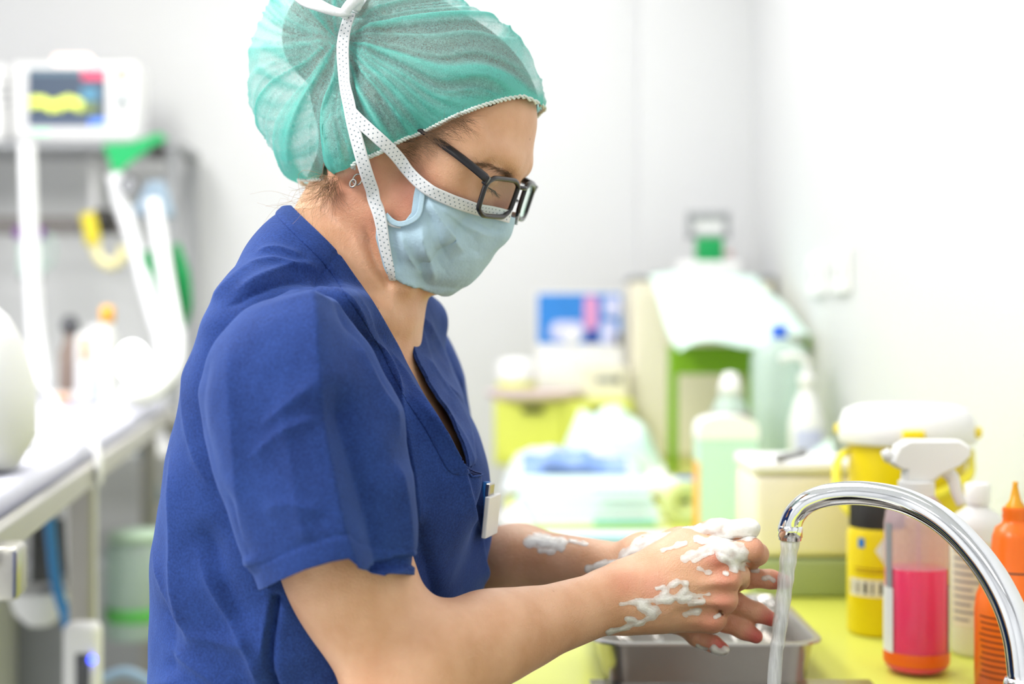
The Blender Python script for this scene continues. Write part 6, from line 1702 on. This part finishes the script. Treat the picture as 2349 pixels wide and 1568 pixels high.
nt.links.new(af.outputs['Fac'], mr.inputs[0]); nt.links.new(mr.outputs[0], b.inputs['Alpha'])
def hz(*p): return [(1380 + .2232 * x, 1170 + .2232 * y) for x, y in p]
def foam(g, blobs, label, iso=.0004):
    V, F = g.mesh(iso, 2); N = vnormals(V, F); Q = pix(V)
    f = np.full(len(V), -2.)
    for pts, w, th in blobs:
        S = spline(pts, 16) if len(pts) > 1 else np.array([pts[0], (pts[0][0] + .5, pts[0][1])])
        d, _, par = poly_dist(Q, S); f = np.maximum(f, th * (1 - d / w))
    view = np.array([0, 0, CAMZ]) - V; fac = (N * view).sum(1) / np.linalg.norm(view, axis=1)
    f = np.where(fac > -.25, f, -2)
    f = f + .4 * smooth_noise(V, 230, 41) * (f > -1.5) + .12 * smooth_noise(V, 520, 42)
    V, F, (N, f) = clip_mesh(V, F, f, [N, f])
    V = V + N * (.0001 + .0008 * np.clip(f - .15, 0, 2.5))[:, None]
    o = part('soap_foam', (V, F), M_foam, None, attrs={'dense': f}, kind='stuff')
    o['label'] = label; o['category'] = 'foam'
    return o
foam(GA, [(hz((200, 960), (480, 930), (600, 905), (690, 800), (780, 740), (860, 750)), 7, .55), (hz((560, 920), (720, 910), (800, 880), (855, 820)), 9, .7), (hz((800, 900), (880, 910), (930, 880)), 12, .8), (hz((960, 940), (1030, 945)), 8, .7),
          (hz((420, 980), (480, 1040), (540, 1050)), 15, 1.0), (hz((470, 1100), (400, 1150), (200, 1220), (60, 1250)), 7, .6), (hz((260, 1110), (360, 1140)), 6, .5), (hz((860, 1070), (920, 1050), (1000, 1040)), 9, .55), (hz((560, 800), (640, 780)), 4, .4),
          (hz((1150, 350), (1290, 380), (1400, 430), (1410, 520)), 22, .9), (hz((1200, 440), (1330, 520), (1390, 580)), 12, .8), (hz((860, 500), (980, 430), (1120, 360)), 9, .55), (hz((940, 520), (1050, 470), (1150, 430)), 6, .5), (hz((1000, 590), (1100, 650)), 6, .4), (hz((980, 300), (1080, 320), (1200, 320), (1400, 270), (1560, 270)), 9, .8),
          (hz((640, 420), (760, 360), (860, 330)), 5, .35), (hz((1100, 860), (1000, 880), (900, 960)), 5, .4), (hz((1170, 1100), (1210, 1070)), 5, .5), (hz((1260, 640), (1290, 660)), 4, .6)],
     'white soap foam streaks on the near hand and wrist')
foam(GB, [(hz((900, 235), (1060, 185), (1180, 150), (1280, 115)), 15, .9), (hz((1330, 200), (1420, 170), (1500, 160), (1580, 180)), 24, 2.0), (hz((1150, 290), (1300, 260), (1420, 240), (1580, 250)), 10, 1.0), (hz((380, 330), (520, 300), (700, 290), (860, 250)), 16, .8),
          ([(1220, 1240), (1250, 1242), (1285, 1250)], 17, 1.0), ([(1240, 1262), (1270, 1264)], 7, .7), ([(1310, 1240), (1345, 1248)], 5, .5), ([(1350, 1304), (1385, 1293), (1430, 1286)], 8, .9), ([(1430, 1275), (1460, 1258), (1490, 1248)], 14, .7),
          (hz((1680, 700), (1720, 690), (1760, 720)), 7, .5), (hz((1540, 620), (1600, 610)), 5, .4), (hz((1160, 1440), (1230, 1465), (1280, 1440)), 11, .9), (hz((1000, 1400), (1080, 1430)), 6, .6)],
     'thick white lather on the far thumb, hand and forearm')
# ------------------------------------------------------------------ badge and pen at the chest pocket, trousers and shoes
t = thing('name_badge', 'white name badge clipped to the chest of the scrub top', 'badge', P(1127, 1232, 1.10))
part('card', box(.004, .030, .032, (0, 0, .017), .001, R=rotmat(0, .10, -byaw)), M_whiteplastic, t, smooth=False); part('clip', box(.004, .012, .010, (-.0012, 0, .037), .001, R=rotmat(0, .1, -byaw)), M_steel, t, smooth=False)
t = thing('pocket_pen', 'blue pen sticking out of the chest pocket', 'pen', P(1118, 1140, 1.115)); part('barrel', tube(np.array([(-.004, 0, -.03), (.0, 0, .012)]), .0035, 10), M_blueprint, t); part('clip', tube(np.array([(.003, -.002, -.012), (.0035, -.002, .010)]), .0009, 6), M_whiteplastic, t)
GT = Grid([-.36, .90, .06], [.0, 1.36, .90], .005)
GT.stack([(.89, BREF[0] - .015, BREF[1], .100, .150), (.80, BREF[0] - .02, BREF[1], .105, .158), (.70, BREF[0] - .025, BREF[1], .100, .150)], BF, k=0, sup=2.2)
for s in (-1, 1):
    hip = np.array([BREF[0] - .02 + s * .085 * BL[0], BREF[1] + s * .085 * BL[1], .74]); knee = hip + [.0, 0, -.27]; ank = np.array([hip[0] - .01, hip[1], .09])
    GT.cone(hip, knee, .078, .064, .03); GT.cone(knee, ank, .064, .056, .02)
    sh_o = MB(); q = rrect(.24, .085, .04, 8); base_ = np.array([ank[0] + .05, ank[1], 0])
    sh_o.add(*prism(q, .022, 'z', (0, 0, .011), .003)); V, F = lathe([(0, .02), (.034, .02), (.038, .035), (.034, .06), (.02, .075), (0, .078)], 24, sx=2.6, sy=1.05); V[:, 2] -= np.clip(V[:, 0], 0, 1) * .28 * (V[:, 2] > .03); sh_o.add(V, F)
    part('shoe', (sh_o.data()[0] + base_, sh_o.data()[1]), M_whiteplastic, person, world=True)
V, F = GT.mesh(0, 3); V, F, _ = clip_mesh(V, F, np.minimum(V[:, 2] - .085, .885 - V[:, 2]))
tr = part('scrub_trousers', (V, F), M_scrub, person, world=True); solidify(tr, .0016)
